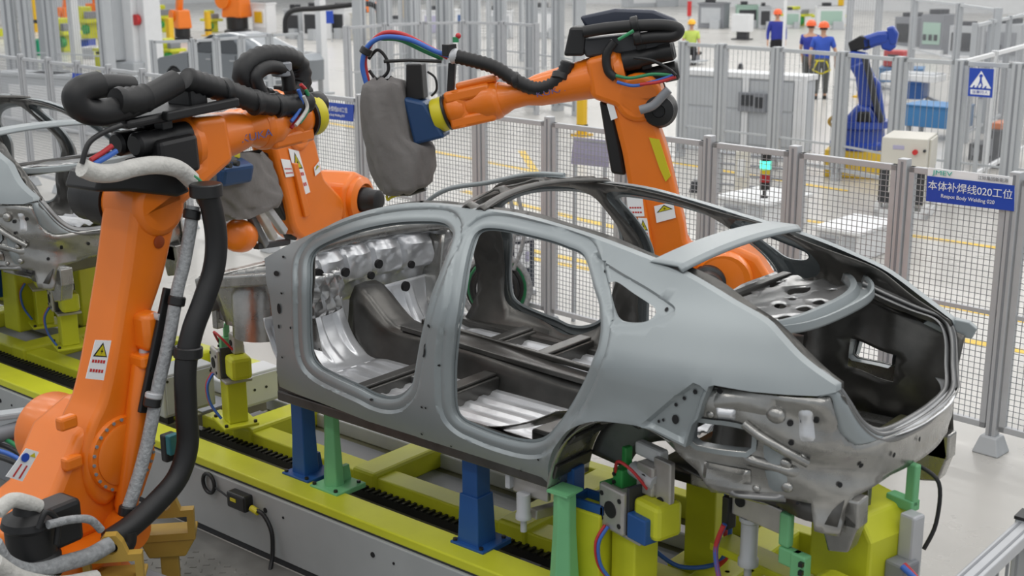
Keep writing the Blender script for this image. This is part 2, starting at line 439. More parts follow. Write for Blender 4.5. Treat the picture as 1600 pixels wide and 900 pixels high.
def tail_fn(off=0.0):
    def fn(s, z):
        r = off + .03 * (1 - sm(.33, .45, z)) * sm(.55, .9, min(s, _TL[-1] - s)) + .010 * sin(s * 23) * sm(.42, .5, z) * (1 - sm(.55, .62, z)) + .008 * sin(z * 34 + s * 9)
        p = tail_at(s, r); return Vector((p.x, p.y, z + ZC))
    return fn
TS = _TL[-1]

def build_car():
    root = thing('car_body_shell', 'bare grey sedan body shell on blue and green posts in the foreground, doors missing', 'car body', (1.5, .91, 1.02))
    P = lambda mb, n, m, **k: mb.build(n, m, k.pop('parent', root), **k)
    for side in (0, 1):
        f = side_fn(side); mb = MB()
        sheet(mb, OUT, [FD, RD, QW], f, .05, RINGS)
        fa = side_fn(side); fb = side_fn(side, .075, True)
        panel = P(mb, 'side_panel', 'zinc', smooth=50)
        mb = MB()
        inn = lambda x, z, F=side_fn(side, .022, True): F(x, z)
        strip(mb, OUT[len(OUT) // 40:], fa, side_fn(side, .05, True), False)
        strip(mb, QW, fa, side_fn(side, .03, True))
        P(mb, 'outer_flange', 'zinc', parent=panel, smooth=50)
        for h, nm in ((FD, 'front_door_flange'), (RD, 'rear_door_flange')):
            mb = MB(); h2 = offset(h, -.016)
            strip(mb, h, fa, side_fn(side, .062, True)); 
            n = len(h); F = side_fn(side, .064, True)
            mb.add([F(*q) for q in h] + [F(*q) for q in h2], [[i, (i + 1) % n, n + (i + 1) % n, n + i] for i in range(n)])
            P(mb, nm, 'zinc', parent=panel, smooth=40)
        if side == 0:
            for (u, v), a, b in HOLES_NEAR:
                x, z = on_side(u, v); F = lambda X, Z: f(X, Z) + Vector((0, -.006, 0))
                P(MB().add([F(x + a * cos(2 * pi * k / 12), z + b * sin(2 * pi * k / 12)) for k in range(12)], [list(range(12))]), 'punched_hole', 'hole', parent=panel)
        # inner structure
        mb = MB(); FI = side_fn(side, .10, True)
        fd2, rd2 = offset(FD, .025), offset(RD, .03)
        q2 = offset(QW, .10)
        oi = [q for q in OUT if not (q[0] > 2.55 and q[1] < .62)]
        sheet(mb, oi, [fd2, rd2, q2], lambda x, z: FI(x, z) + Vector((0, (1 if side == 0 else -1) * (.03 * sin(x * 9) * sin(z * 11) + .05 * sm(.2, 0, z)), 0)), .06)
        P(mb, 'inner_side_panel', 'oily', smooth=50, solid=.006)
        mb = MB(); yy = (lambda y: y) if side == 0 else (lambda y: WID - y)
        a, b = sorted((yy(.09), yy(.24)))
        mb.box((-.05, a, ZC - .045), (1.86, b, ZC + .105))
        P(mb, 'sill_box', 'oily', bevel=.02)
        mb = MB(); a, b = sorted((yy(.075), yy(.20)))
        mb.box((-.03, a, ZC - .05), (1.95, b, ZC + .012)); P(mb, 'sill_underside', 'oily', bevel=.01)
        # wheel house
        mb = MB(); cx, cz, R = 2.44, -.07, .475
        def wh(u, v, yy=yy):
            th = radians(2 + 112 * u); r = R + .004
            return Vector((cx - r * cos(th), yy(.05 + .33 * v), ZC + cz + r * sin(th)))
        mb.grid(wh, 28, 5); P(mb, 'wheel_arch_liner', 'tail', smooth=60, solid=.005)
        mb = MB().grid(lambda u, v, yy=yy: Vector((cx - R * (1 - .42 * v) * cos(radians(14 + 92 * u)), yy(.38 + .04 * v), ZC + cz + R * (1 - .42 * v) * sin(radians(14 + 92 * u)))), 22, 5)
        P(mb, 'wheel_house_wall', 'midsteel', smooth=60, solid=.005)
        mb = MB()
        for th in (14, 40, 70, 98):
            t = radians(th); x, y, z = cx - (R - .01) * cos(t), yy(.10), ZC + cz + (R - .01) * sin(t)
            e = Vector((sin(t), 0, cos(t))); q = Vector((-cos(t), 0, sin(t)))
            P(MB().bar(Vector((x, yy(.075), z)), Vector((x, yy(.36), z)), .07, .014, q), 'stiffener_rib', 'oily', bevel=.004)
        # front strut tower, apron and rail ahead of the door
        mb = MB(); s = 1 if side == 0 else -1
        mb.grid(lambda u, v: Vector((-.92 + .90 * u, yy(.42 - .10 * v - .10 * sin(pi * u) * (1 - v)), ZC + .16 + .30 * v + .05 * sin(pi * u) + .22 * u * v)), 16, 8)
        P(mb, 'front_apron', 'tail', smooth=50, solid=.006)
        mb = MB(); mb.lathe((-.52, yy(.40), ZC + .18), (0, 0, 1), [(.19, 0), (.185, .26), (.15, .34), (.075, .36), (.07, .34)], 24)
        P(mb, 'strut_tower', 'tail', smooth=40)
        mb = MB(); mb.bar((-1.0, yy(.46), ZC + .25), (-.16, yy(.46), ZC + .16), .10, .13)
        P(mb, 'front_rail', 'midsteel', bevel=.012)
        mb = MB(); mb.bar((-.90, yy(.24), ZC + .47), (-.02, yy(.14), ZC + .66), .09, .07); P(mb, 'apron_rail', 'tail', bevel=.012)
        # floor half with pressed ribs
        mb = MB()
        def floor(u, v, yy=yy):
            x = .10 + 1.62 * u; y = .16 + .61 * v
            w = abs(((v * 5.5) % 1) - .5); rib = .016 * sm(.18, .32, w) * sm(0, .06, u) * sm(1, .94, u)
            return Vector((x, yy(y), ZC + .06 + rib))
        mb.grid(floor, 30, 66); P(mb, 'floor_panel', 'bright', smooth=40, solid=.004)
        mb = MB()                                         # toe board
        def toe(u, v, yy=yy):
            x = .12 - .30 * sin(u * pi / 2) ; z = ZC + .06 + .34 * (1 - cos(u * pi / 2))
            rib = .022 * sm(.25, .35, abs(((v * 3.2) % 1) - .5)) * sm(.15, .35, u) * sm(.95, .75, u)
            return Vector((x + rib, yy(.13 + .61 * v), z))
        mb.grid(toe, 22, 60); P(mb, 'toe_board', 'bright', smooth=40, solid=.004)
        mb = MB()
        for x, w, h in ((.55, .12, .12), (1.00, .13, .145)):
            mb = MB(); a, b = sorted((yy(.17), yy(.76)))
            mb.box((x - w / 2, a, ZC + .0), (x + w / 2, b, ZC + h), taper=None)
            mb.box((x - w / 2 + .02, a, ZC + h), (x + w / 2 - .02, b, ZC + h + .018))
            P(mb, 'seat_crossmember', 'oily', bevel=.012)
        mb = MB(); a, b = sorted((yy(.52), yy(.58))); mb.box((.55, a, ZC + .06), (1.0, b, ZC + .115)); P(mb, 'seat_rail', 'midsteel', bevel=.008)
        mb = MB()                                         # rear inner sill plate
        mb.grid(lambda u, v, yy=yy: Vector((1.30 + .62 * u, yy(.17 + .20 * v * (.35 + .65 * u)), ZC + .11 + .20 * u * u - .05 * v)), 14, 5)
        P(mb, 'rear_sill_plate', 'tail', smooth=50, solid=.005)
        # trunk side wall
        mb = MB()
        mb.grid(lambda u, v, yy=yy: Vector((2.62 + .70 * u, yy(.36 + .10 * sin(pi * v) + .02 * sin(u * 14) - .08 * u), ZC + .08 + (.68 - .10 * u) * v)), 16, 10)
        if side == 0: P(mb, 'trunk_side_wall', 'oily', smooth=50, solid=.006)
        else:
            o = MB(); xy = lambda u, v: Vector((2.55 + .80 * u, WID - (.30 + .08 * sin(pi * v) + .02 * sin(u * 14) - .02 * u), ZC + .06 + (.74 - .16 * u) * v))
            rect = lambda a, b, c, d: densify([(a, b), (c, b), (c, d), (a, d)], .05)
            sheet(o, rect(0, 0, 1, 1), [rect(.30, .47, .62, .68)], xy, .06); P(o, 'trunk_side_wall', 'oily', smooth=50, solid=.006)
    # tunnel
    mb = MB()
    prof = [(-.165, 0), (-.14, .09), (-.12, .17), (-.08, .205), (0, .21), (.08, .205), (.12, .17), (.14, .09), (.165, 0)]
    def tun(u, v):
        k = v * 8; i = min(int(k), 7); t = k - i; y = prof[i][0] * (1 - t) + prof[i + 1][0] * t; z = prof[i][1] * (1 - t) + prof[i + 1][1] * t
        x = -.15 + 1.95 * u; g = 1 + 1.0 * (1 - sm(-.15, .22, x)) - .25 * sm(.6, 1.6, x)
        return Vector((x, .91 + y * (1 + .12 * (1 - sm(-.1, .4, x))), ZC + .045 + z * g))
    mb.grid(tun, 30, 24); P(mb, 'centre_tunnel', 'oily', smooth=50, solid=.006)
    mb = MB()
    for y in (.82, 1.00): mb.bar((.25, y, ZC + .265), (1.7, y, ZC + .215), .035, .03)
    P(mb, 'tunnel_rail', 'oily', bevel=.006)
    # firewall
    mb = MB()
    def fw(u, v):
        y = .20 + 1.42 * u; z = ZC + .34 + .36 * v
        b = .05 * sm(.30, .40, v) * sm(.95, .8, v) * sm(.02, .08, abs(((u * 6.0) % 1) - .5)) + .02 * sin(u * 40) * sin(v * 9)
        return Vector((-.16 - .12 * sin(pi * u) + b + .05 * v, y, z))
    mb.grid(fw, 60, 16); P(mb, 'firewall', 'bright', smooth=40, solid=.005)
    for (u, v), r in (((538, 425), .035), ((578, 430), .03), ((590, 412), .035), ((641, 413), .03), ((632, 447), .04), ((495, 430), .05), ((480, 455), .06), ((520, 440), .03)):
        c = gx(u, v, -.06); P(MB().cyl(c, c + Vector((.02, 0, 0)), r * .8, n=14), 'firewall_hole', 'hole')
    mb = MB(); mb.tube(catmull([(-.02, .22, ZC + .74), (-.17, .5, ZC + .745), (-.22, .91, ZC + .75), (-.17, 1.32, ZC + .745), (-.02, 1.60, ZC + .74)], 6), .045, 10)
    mb.grid(lambda u, v: Vector((-.05 - .22 * sin(pi * u) - .16 * v, .2 + 1.42 * u, ZC + .74 - .02 * v + .02 * sin(u * 30))), 30, 4)
    P(mb, 'cowl_panel', 'tail', smooth=60)
    mb = MB(); mb.grid(lambda u, v: Vector((.06 + .05 * sin(pi * u) + .03 * sin(30 * u) * sin(8 * v), .16 + .36 * u, ZC + .42 + .24 * v)), 16, 8);
    P(mb, 'dash_bracket', 'steel', smooth=50, solid=.005)
    mb = MB(); mb.bar((-1.0, .35, ZC + .30), (-1.0, 1.47, ZC + .30), .08, .10); mb.bar((-1.0, .4, ZC + .2), (-1.0, 1.42, ZC + .2), .06, .08)
    for y in (.42, 1.40): mb.bar((-1.0, y, ZC + .12), (-1.0, y, ZC + .46), .06, .05)
    mb.bar((-.98, .3, ZC + .46), (-.98, 1.52, ZC + .46), .07, .05)
    P(mb, 'radiator_support', 'tail', bevel=.01)
    # rear seat kick-up, pan and bulkhead
    mb = MB(); mb.grid(lambda u, v: Vector((1.70 + .14 * sm(0, .3, u) + .75 * sm(.3, 1, u), .38 + 1.06 * v, ZC + .06 + .17 * sm(0, .3, u) + .06 * sm(.3, 1, u) + .012 * sin(v * 70))), 18, 60)
    P(mb, 'rear_seat_pan', 'bright', smooth=40, solid=.005)
    mb = MB(); mb.box((1.66, .30, ZC + .0), (1.78, 1.52, ZC + .12)); P(mb, 'rear_crossmember', 'oily', bevel=.015)
    mb = MB()
    for y0, y1 in ((.34, .46), (1.36, 1.48)): mb.bar((2.25, (y0 + y1) / 2, ZC + .25), (2.42, (y0 + y1) / 2, ZC + .80), .10, .05)
    mb.bar((2.42, .34, ZC + .79), (2.42, 1.48, ZC + .79), .06, .06); P(mb, 'bulkhead_frame', 'oily', bevel=.012)
    mb = MB(); mb.grid(lambda u, v: Vector((2.40 + .74 * u, .33 + 1.16 * v, ZC + .13 - .03 * sm(.1, .4, u) + .012 * sin(v * 34) * sm(.05, .2, u))), 14, 40)
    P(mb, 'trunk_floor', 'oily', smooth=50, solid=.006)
    mb = MB(); mb.bar((3.13, .38, ZC + .15), (3.13, 1.44, ZC + .15), .08, .12); P(mb, 'trunk_crossmember', 'deck', bevel=.015)
    # parcel shelf
    mb = MB(); XB = lambda y: 2.96 - 1.3 * (y - .91) ** 4 - .06 * (y - .91) ** 2
    poly = densify([(2.36, .36), (2.36, 1.46)] + [(XB(1.46 - 1.10 * i / 16) - .03, 1.46 - 1.10 * i / 16) for i in range(17)], .04)
    def oval(cx, cy, a, b): return [(cx + a * cos(t * pi / 8), cy + b * sin(t * pi / 8)) for t in range(16)]
    hs = [oval(2.62, .72, .055, .075), oval(2.62, 1.22, .045, .09), oval(2.45, .95, .03, .10), oval(2.80, .74, .03, .05), oval(2.80, .92, .03, .05), oval(2.80, 1.08, .03, .05), oval(2.68, .92, .025, .045), oval(2.74, 1.34, .03, .035), oval(2.46, .60, .035, .07), oval(2.67, 1.06, .02, .03), oval(2.47, 1.27, .025, .06)]
    sheet(mb, poly, hs, lambda x, y: Vector((x, y, ZC + .80 + .012 * sm(.03, .0, abs(((x * 7) % 1) - .5) * .15) * sm(.1, .2, abs(y - .91)) + .008 * sin(x * 40) * sin(y * 12))), .045)
    P(mb, 'parcel_shelf', 'steel', smooth=40, solid=.008)
    mb = MB()
    def beam(u, v):
        y = .33 + 1.16 * u; X = XB(y); prof = [(-.06, -.02), (-.05, .02), (-.02, .025), (.0, -.01), (.045, -.012), (.058, .026), (.07, .028), (.075, -.01)]
        k = v * 7; i = min(int(k), 6); t = k - i; a = prof[i][0] * (1 - t) + prof[i + 1][0] * t; b = prof[i][1] * (1 - t) + prof[i + 1][1] * t
        return Vector((X - .02 + a, y, ZC + .82 + b + .015 * (2 * u - 1) ** 2))
    mb.grid(beam, 36, 28); P(mb, 'rear_window_frame', 'zinc', smooth=35, solid=.004)
    # roof bows
    def bow(name, m, x0, x1, z, crown, ya, yb, parent=root, xc=0.0):
        mb = MB()
        def fn(u, v):
            y = ya + (yb - ya) * u; e = (2 * u - 1) ** 2
            edge = .025 * (sm(.0, .12, v) * sm(1, .88, v))
            return Vector((x0 + (x1 - x0) * v + xc * e, y, ZC + z + crown * (1 - e) + edge - .03 * e * 0))
        mb.grid(fn, 24, 16); return P(mb, name, m, smooth=40, solid=.01)
    bow('rear_roof_header', 'zinc', 2.30, 2.49, 1.045, .03, .35, 1.47)
    o = MB()
    def hdr(u, v):
        y = .37 + 1.08 * u; e = (2 * u - 1) ** 2
        return Vector((.97 + .24 * v + .10 * e, y, ZC + 1.125 + .035 * (1 - e) + .05 * sm(0, .35, v) - .0 + .012 * sin(v * 16)))
    rect = densify([(0, 0), (1, 0), (1, 1), (0, 1)], .04)
    sheet(o, rect, [[(a + .5 * w + .5 * w * cos(t * pi / 6), .55 + .2 * sin(t * pi / 6)) for t in range(12)] for a, w in ((.06, .25), (.37, .26), (.69, .25))], hdr, .05)
    P(o, 'front_roof_header', 'oily', smooth=45, solid=.012)
    P(MB().tube(catmull([(.98, 1.45, ZC + 1.175), (.73, 1.45, ZC + 1.155), (.38, 1.46, ZC + 1.065), (.04, 1.47, ZC + .985), (-.20, 1.50, ZC + .85), (-.25, 1.52, ZC + .72)], 6), .015, 8), 'windscreen_flange', 'zinc', smooth=60)
    # tail end sheet
    mb = MB(); S1, S2 = on_tail(1290, 640)[0], None
    top = [on_tail(*q) for q in [(1107, 606), (1173, 614), (1231, 619), (1277, 621), (1297, 619)]]
    lipz = .43
    side_top = top + [(_s, _z) for _s, _z in ((top[-1][0] + .02, .60), (top[-1][0] + .05, .50), (top[-1][0] + .12, lipz + .01))]
    bot = [on_tail(*q) for q in [(1040, 690), (1062, 712), (1090, 735), (1112, 768), (1160, 772), (1230, 784), (1268, 792)]]
    right_top = [(TS - s, z) for s, z in side_top[::-1]]
    half_b = [(max(.02, s), z) for s, z in bot] + [(bot[-1][0] + .02, .05), (bot[-1][0] + .14, .02), (bot[-1][0] + .20, .20), (TS / 2 - .3, .235)]
    poly = half_b[::1] + [(TS - s, z) for s, z in half_b[::-1]] + [(TS - s, z) for s, z in side_top] [:0]
    poly += right_top[::-1] if right_top[-1][0] < right_top[0][0] else right_top
    left = side_top[::-1]
    poly = half_b + [(TS - s, z) for s, z in half_b[::-1]] + [(TS - s, z) for s, z in side_top] + side_top[::-1]
    pk = [on_tail(*q) for q in [(1084, 664), (1092, 659), (1130, 664), (1165, 671), (1176, 678), (1174, 700), (1166, 706), (1130, 701), (1090, 695), (1082, 688)]]
    pk = densify(pk, .03); pkr = [(TS - s, z) for s, z in pk]
    poly = densify(poly, .035)
    f = tail_fn()
    sheet(mb, poly, [pk, pkr], f, .03, [(pk, (.012, .024)), (pkr, (.012, .024))])
    tp = P(mb, 'tail_panel', 'tail', smooth=50, solid=.006)
    for h in (pk, pkr):
        mb = MB(); strip(mb, offset(h, .004), tail_fn(-.012), tail_fn(.06)); n = len(h); a = offset(h, .022); F = tail_fn(-.012)
        mb.add([F(*q) for q in a] + [F(*q) for q in h], [[i, (i + 1) % n, n + (i + 1) % n, n + i] for i in range(n)])
        P(mb, 'lamp_pocket_rim', 'zinc', parent=tp, smooth=40)
    for (u0, v0), (u1, v1), w, dp, m in (((1115, 622), (1215, 636), .045, -.02, 'tail'), ((1160, 716), (1250, 742), .03, -.02, 'tail'), ((1205, 690), (1215, 775), .05, -.015, 'zinc'), ((1258, 640), (1262, 690), .035, -.02, 'bright'), ((1120, 644), (1150, 648), .03, -.02, 'bright'), ((1140, 770), (1225, 783), .018, -.022, 'midsteel')):
        a, b = on_tail(u0, v0), on_tail(u1, v1); dx, dz = b[0] - a[0], b[1] - a[1]; L = hypot(dx, dz); ox, oz = -dz / L, dx / L
        P(MB().grid(lambda u, v: tail_fn(dp * min(1, 6 * u, 6 - 6 * u) * min(1, 3 * v, 3 - 3 * v))(a[0] + dx * u + ox * w * (v - .5) * 2, a[1] + dz * u + oz * w * (v - .5) * 2), 14, 8), 'pressed_panel', m, parent=tp, smooth=50)
    mb = MB(); a = on_tail(1165, 660); b = on_tail(1262, 726)
    F = tail_fn(-.02); mb.tube([F(a[0] + (b[0] - a[0]) * i / 8 , a[1] + (b[1] - a[1]) * i / 8) for i in range(9)], .020, 10); P(mb, 'pressed_ridge', 'tail', parent=tp, smooth=60)
    for q, r in (((1213, 648), .045), ((1250, 718), .03), ((1228, 764), .03), ((1112, 646), .02), ((1180, 765), .02), ((1225, 727), .03)):
        c = on_tail(*q); P(MB().sphere(tail_fn(-.005)(*c), r, 12, 8, (1, .6, .8)), 'pressed_boss', 'tail', parent=tp, smooth=80)
    for q, r in (((1112, 646), .012), ((1170, 633), .014), ((1235, 661), .013), ((1255, 659), .013), ((1275, 657), .012), ((1125, 610), .012), ((1237, 690), .012), ((1245, 790), .008), ((1350, 730), .012), ((1400, 712), .012), ((1445, 688), .012), ((1315, 760), .012)):
        c = on_tail(*q); F = tail_fn(-.012); P(MB().add([F(c[0] + r * cos(k * pi / 6), c[1] + r * sin(k * pi / 6)) for k in range(12)], [list(range(12))]), 'punched_hole', 'hole', parent=tp)
    mb = MB(); c0 = on_tail(1100, 728); c1 = on_tail(1172, 752); F = tail_fn(-.05)
    F2 = tail_fn(.0); zz = [c0[1] + .02, c1[1] - .02]
    mb.grid(lambda u, v: tail_fn(-.035 * sm(0, .15, u) * sm(1, .85, u) * sm(0, .2, v) * sm(1, .8, v) - .008)(c0[0] + (c1[0] - c0[0]) * u, zz[0] + (zz[1] - zz[0]) * v), 16, 10); P(mb, 'tail_bracket', 'tail', parent=tp, smooth=40)
    # trunk opening gutter
    half = [(2.86, .40, .84), (2.98, .385, .80), (3.12, .36, .755), (3.24, .325, .715), (3.30, .345, .64), (3.345, .42, .52), (3.385, .50, .455), (3.41, .62, .435), (3.425, .78, .43), (3.43, .91, .43)]
    path = half + [(x, WID - y, z) for x, y, z in half[-2::-1]]
    C = catmull([(x, y, z + ZC) for x, y, z in path], 5)
    mb = MB(); mb.tube(C, .012, 8); P(mb, 'trunk_seal_flange', 'midsteel', smooth=60)
    mb = MB(); n = len(C) - 1
    def gut(u, v):
        p = C[min(int(round(u * n)), n)]; cen = Vector((3.0, .91, ZC + .62)); d = (cen - p); d.normalize()
        return p + d * (-.03 + .075 * v) + Vector((0, 0, -.045 * sin(pi * min(1, v * 1.3))))
    mb.grid(gut, n, 6); P(mb, 'trunk_gutter', 'midsteel', smooth=50, solid=.005)
    edge = side_top[3:]; gpts = [(3.235, .325, .715), (3.25, .33, .70), (3.30, .345, .64), (3.345, .42, .52), (3.385, .50, .455), (3.40, .58, .44)]
    A0 = catmull([tail_fn(.0)(sx, sz) for sx, sz in edge], 4); B0 = catmull([(x, y, z + ZC) for x, y, z in gpts], 4)
    for sd in (0, 1):
        def fl(u, v):
            i = u * (len(A0) - 1); j = u * (len(B0) - 1); a = A0[int(i)].lerp(A0[min(int(i) + 1, len(A0) - 1)], i % 1); b = B0[int(j)].lerp(B0[min(int(j) + 1, len(B0) - 1)], j % 1)
            p = a.lerp(b, v) + Vector((.02, -.01, .0)) * sin(pi * v)
            return p if sd == 0 else Vector((p.x, WID - p.y, p.z))
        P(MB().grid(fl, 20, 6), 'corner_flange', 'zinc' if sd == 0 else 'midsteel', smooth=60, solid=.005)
    mb = MB(); mb.grid(lambda u, v: Vector((3.38 + .07 * v + .02 * (1 - (2 * u - 1) ** 2) - .12 * abs(2 * u - 1) ** 3, .40 + 1.02 * u, ZC + .435 - .012 * sin(v * 9) * 0 + .0)), 40, 5); P(mb, 'tail_top_lip', 'bright', smooth=50, solid=.004)
    for s in (0, 1):
        yy = (lambda y: y) if s == 0 else (lambda y: WID - y)
        mb = MB(); mb.bar((2.55, yy(.42), ZC + .10), (3.38, yy(.42), ZC + .12), .10, .13)
        mb.prism([(0, .12), (.14, .12), (.16, .02), (.12, -.12), (.03, -.14), (0, -.05)], (3.22, yy(.42) - .05, ZC + .06), (1, 0, 0), (0, 0, 1), (0, 1, 0), 0, .10)
        r = P(mb, 'rear_rail', 'tail', bevel=.01)
    # tail lamp tabs of the far corner
    mb = MB(); p = Vector((3.30, 1.50, ZC + .72)); mb.prism([(0, 0), (.16, -.02), (.20, -.05), (.18, -.10), (.05, -.09), (-.05, -.05)], p + Vector((-.10, 0, 0)), (.96, .28, 0), (0, 0, 1), (-.28, .96, 0), 0, .05)
    P(mb, 'corner_tab', 'zinc', bevel=.005)
    return root
CAR = build_car()
# ------------------------------------------------------------------ welding robots
def corr(P, r, n=14, k=4, amp=.14):                    # corrugated hose: resampled path with rings
    C = catmull(P, 14); out = [C[0]]; acc = 0; d = r * .38
    for a, b in zip(C, C[1:]):
        L = (b - a).length
        while acc + L >= d and L > 1e-9:
            a = a.lerp(b, (d - acc) / L); L = (b - a).length; out.append(a); acc = 0
        acc += L
    return out, [r * (1 + amp * (.5 if i % 2 else -.5)) for i in range(len(out))]
class Robot:
    def __init__(s, name, label, S, az, ped, group, zs=None, back=.35):
        s.az = radians(az); s.h = Vector((cos(s.az), sin(s.az), 0)); s.S = Vector(S)
        s.l = Vector((s.h.y, -s.h.x, 0))
        toc = CAM - s.S
        s.side = 1 if s.l.dot(toc) > 0 else -1         # which flank faces the aisle
        s.n = s.l * s.side
        b = s.S - s.h * back; s.b = Vector((b.x, b.y, 0)); s.ped = ped
        s.root = thing(name, label, 'robot', (b.x, b.y, 0), group)
    def q(s, f, l, z): return s.b + s.h * f + s.n * l + Vector((0, 0, z))
    def px(s, u, v, l=0.0): return gplane(u, v, s.S + s.n * l, s.az)
    def fz(s, p): d = p - s.b; return (d.dot(s.h), p.z)
    def outline(s, px, l): return [s.fz(s.px(u, v, l)) for u, v in px]
    def prism(s, mb, poly, l0, l1): return mb.prism(poly, s.b, s.h, (0, 0, 1), s.n, l0, l1)
    def part(s, mb, name, m, parent=None, **k): return mb.build(name, m, parent or s.root, **k)
    def base(s, motor=True):
        z = s.S.z; p = s.ped
        mb = MB(); mb.box((-.42, -.42, 0), (.42, .42, p), Matrix.Rotation(s.az, 3, 'Z'), (s.b.x, s.b.y, 0)); s.part(mb, 'pedestal', 'midgrey', bevel=.02)
        mb = MB(); mb.lathe((s.b.x, s.b.y, p), (0, 0, 1), [(.36, 0), (.36, .05), (.31, .09), (.29, .2), (.33, .22), (.33, .28)], 36); s.part(mb, 'base_ring', 'orange', smooth=35)
        mb = MB(); s.prism(mb, [(-.40, p + .26), (.30, p + .26), (.50, p + .36), (.62, z - .10), (.55, z + .16), (.35, z + .26), (.12, z + .16), (-.05, z - .10), (-.34, p + .46)], -.30, .10); s.part(mb, 'carousel', 'orange', bevel=.045, smooth=40, seg=3)
    def hub(s, r=.22, l0=-.42, l1=.15):
        mb = MB(); mb.lathe(s.S + s.n * l0, s.n, [(r * .95, 0), (r, .03), (r, l1 - l0 - .04), (r * .92, l1 - l0)], 36); o = s.part(mb, 'shoulder_joint', 'orange', smooth=35); return o
    def bolts(s, c, axis, r, n, parent, rb=.009):
        x, y, z = frame_of(axis)
        for k in range(n):
            a = 2 * pi * k / n; p = Vector(c) + (x * cos(a) + y * sin(a)) * r
            s.part(MB().cyl(p, p + z * .008, rb, n=8), 'bolt', 'midgrey', parent)
    def arm(s, px, l=.12, t=.24):
        poly = s.outline(px, l); poly = [(a.x, a.y) for a in catmull([(f, z, 0) for f, z in poly], 3, True)]
        mb = MB(); s.prism(mb, poly, l - t, l); return s.part(mb, 'lower_arm', 'orange', bevel=.035, smooth=45, seg=3)
    def label(s, px, l, name='warning_label', parent=None, tri=True, red=True):   # corners: top-left, top-right, bottom-right, bottom-left
        o = s.n * (l + .004); P = [s.px(u, v, l) + s.n * .004 for u, v in px]
        lab = s.part(MB().add(P, [[0, 1, 2, 3]]), name, 'signw', parent, solid=.003)
        def at(a, b, e=.003): return P[0].lerp(P[1], a).lerp(P[3].lerp(P[2], a), b) + s.n * e
        if tri:
            s.part(MB().add([at(.5, .05), at(.92, .42), at(.08, .42)], [[0, 1, 2]]), 'warning_triangle_border', 'black', lab)
            s.part(MB().add([at(.5, .11, .005), at(.82, .39, .005), at(.18, .39, .005)], [[0, 1, 2]]), 'warning_triangle', 'disc', lab)
            s.part(MB().add([at(.54, .18, .007), at(.44, .29, .007), at(.52, .29, .007), at(.46, .37, .007), at(.60, .26, .007), at(.51, .26, .007)], [[0, 1, 2, 3, 4, 5]]), 'warning_mark', 'black', lab)
        if red:
            for b0, b1 in ((.50, .58), (.74, .82)):
                for k in range(5): s.part(MB().add([at(.10 + .16 * k, b0), at(.22 + .16 * k, b0), at(.22 + .16 * k, b1), at(.10 + .16 * k, b1)], [[0, 1, 2, 3]]), 'warning_text', 'red', lab)
        return lab
    def forearm(s, E, F0, W, r0=.135, r1=.10, motor_side=-1):
        E, F0, W = Vector(E), Vector(F0), Vector(W); d = (W - F0).normalized(); L = (W - F0).length; up = s.n.cross(d)
        if up.z < 0: up = -up
        s.d, s.up, s.F0, s.W, s.E = d, up, F0, W, E
        mb = MB(); mb.cyl(E - s.n * .16, E + s.n * .15, .165, n=32)
        A = [F0 - d * .04 + up * .15, F0 + d * .18 + up * .14, F0 + d * .20 - up * .12, E + d * .17 - Vector((0, 0, .02)), E - Vector((0, 0, .17)), E - d * .17, F0 - d * .04 - up * .10]
        poly = [s.fz(p) for p in A]
        s.prism(mb, poly, -.15, .15); s.part(mb, 'elbow_housing', 'orange', bevel=.04, smooth=40, seg=3)
        mb = MB(); mb.tube([F0 + d * t for t in (.10, .16, .30, L * .5, L - .46, L - .36, L - .30, L - .22)], [r0 * 1.12, r0 * 1.1, r0, r0 * .84, r1 * .86, r1 * .9, r1 * 1.15, r1 * 1.18], 28); s.part(mb, 'forearm', 'orange', smooth=50)
        mb = MB(); mb.lathe(F0 - d * .06, d, [(.15, 0), (.165, .02), (.165, .06), (.14, .08)], 28); fl = s.part(mb, 'motor_flange', 'orange', smooth=35)
        for k, (a, b) in enumerate(((.07, .065), (-.075, .06), (.0, -.075))):
            c = F0 + s.n * a + up * b
            mb = MB(); mb.lathe(c - d * .06, -d, [(.07, 0), (.072, .10), (.06, .12), (.06, .24), (.065, .25), (.065, .33), (.05, .345)], 18); m = s.part(mb, 'drive_motor', 'motor', smooth=35)
            mb = MB(); mb.cbox(c - d * .20 + up * .075, (.07, .07, .05), Matrix((s.n, d, up)).transposed()); s.part(mb, 'motor_plug', 'black', m, bevel=.008)
        mb = MB(); ms = s.n * motor_side
        mb.lathe(E + ms * .15, ms, [(.17, 0), (.17, .05), (.15, .07), (.15, .18), (.135, .20), (.135, .30), (.11, .34)], 26); m = s.part(mb, 'elbow_motor', 'motor', smooth=35)
        mb = MB(); mb.cbox(E + ms * .30 + Vector((0, 0, .12)), (.10, .10, .06), Matrix((s.n, s.h, Vector((0, 0, 1)))).transposed()); s.part(mb, 'motor_plug', 'black', m, bevel=.01)
    def wrist(s, tool, yaw_disc=True):
        d, up, W = s.d, s.up, s.W; T = Vector(tool).normalized(); s.T = T
        mb = MB(); mb.lathe(W - d * .30, d, [(.105, 0), (.135, .03), (.135, .12), (.10, .20), (.09, .27)], 24)
        mb.bar(W - d * .24 + up * .09, W + d * .09 + up * .09, .20, .085, up); mb.bar(W - d * .24 - up * .09, W + d * .09 - up * .09, .20, .085, up)
        s.part(mb, 'wrist_fork', 'orange', bevel=.025, smooth=40)
        mb = MB(); mb.lathe(W - T * .03, T, [(.10, 0), (.115, .03), (.115, .10), (.10, .13)], 24); mb.cyl(W - up * .125, W + up * .125, .10, n=20); mb.cyl(W - d * .14, W + T * .02, .085, n=20); s.part(mb, 'wrist_head', 'orange', smooth=35)
        mb = MB(); mb.lathe(W + T * .10, T, [(.128, 0), (.128, .018)], 28); s.part(mb, 'wrist_seal', 'black', smooth=35)
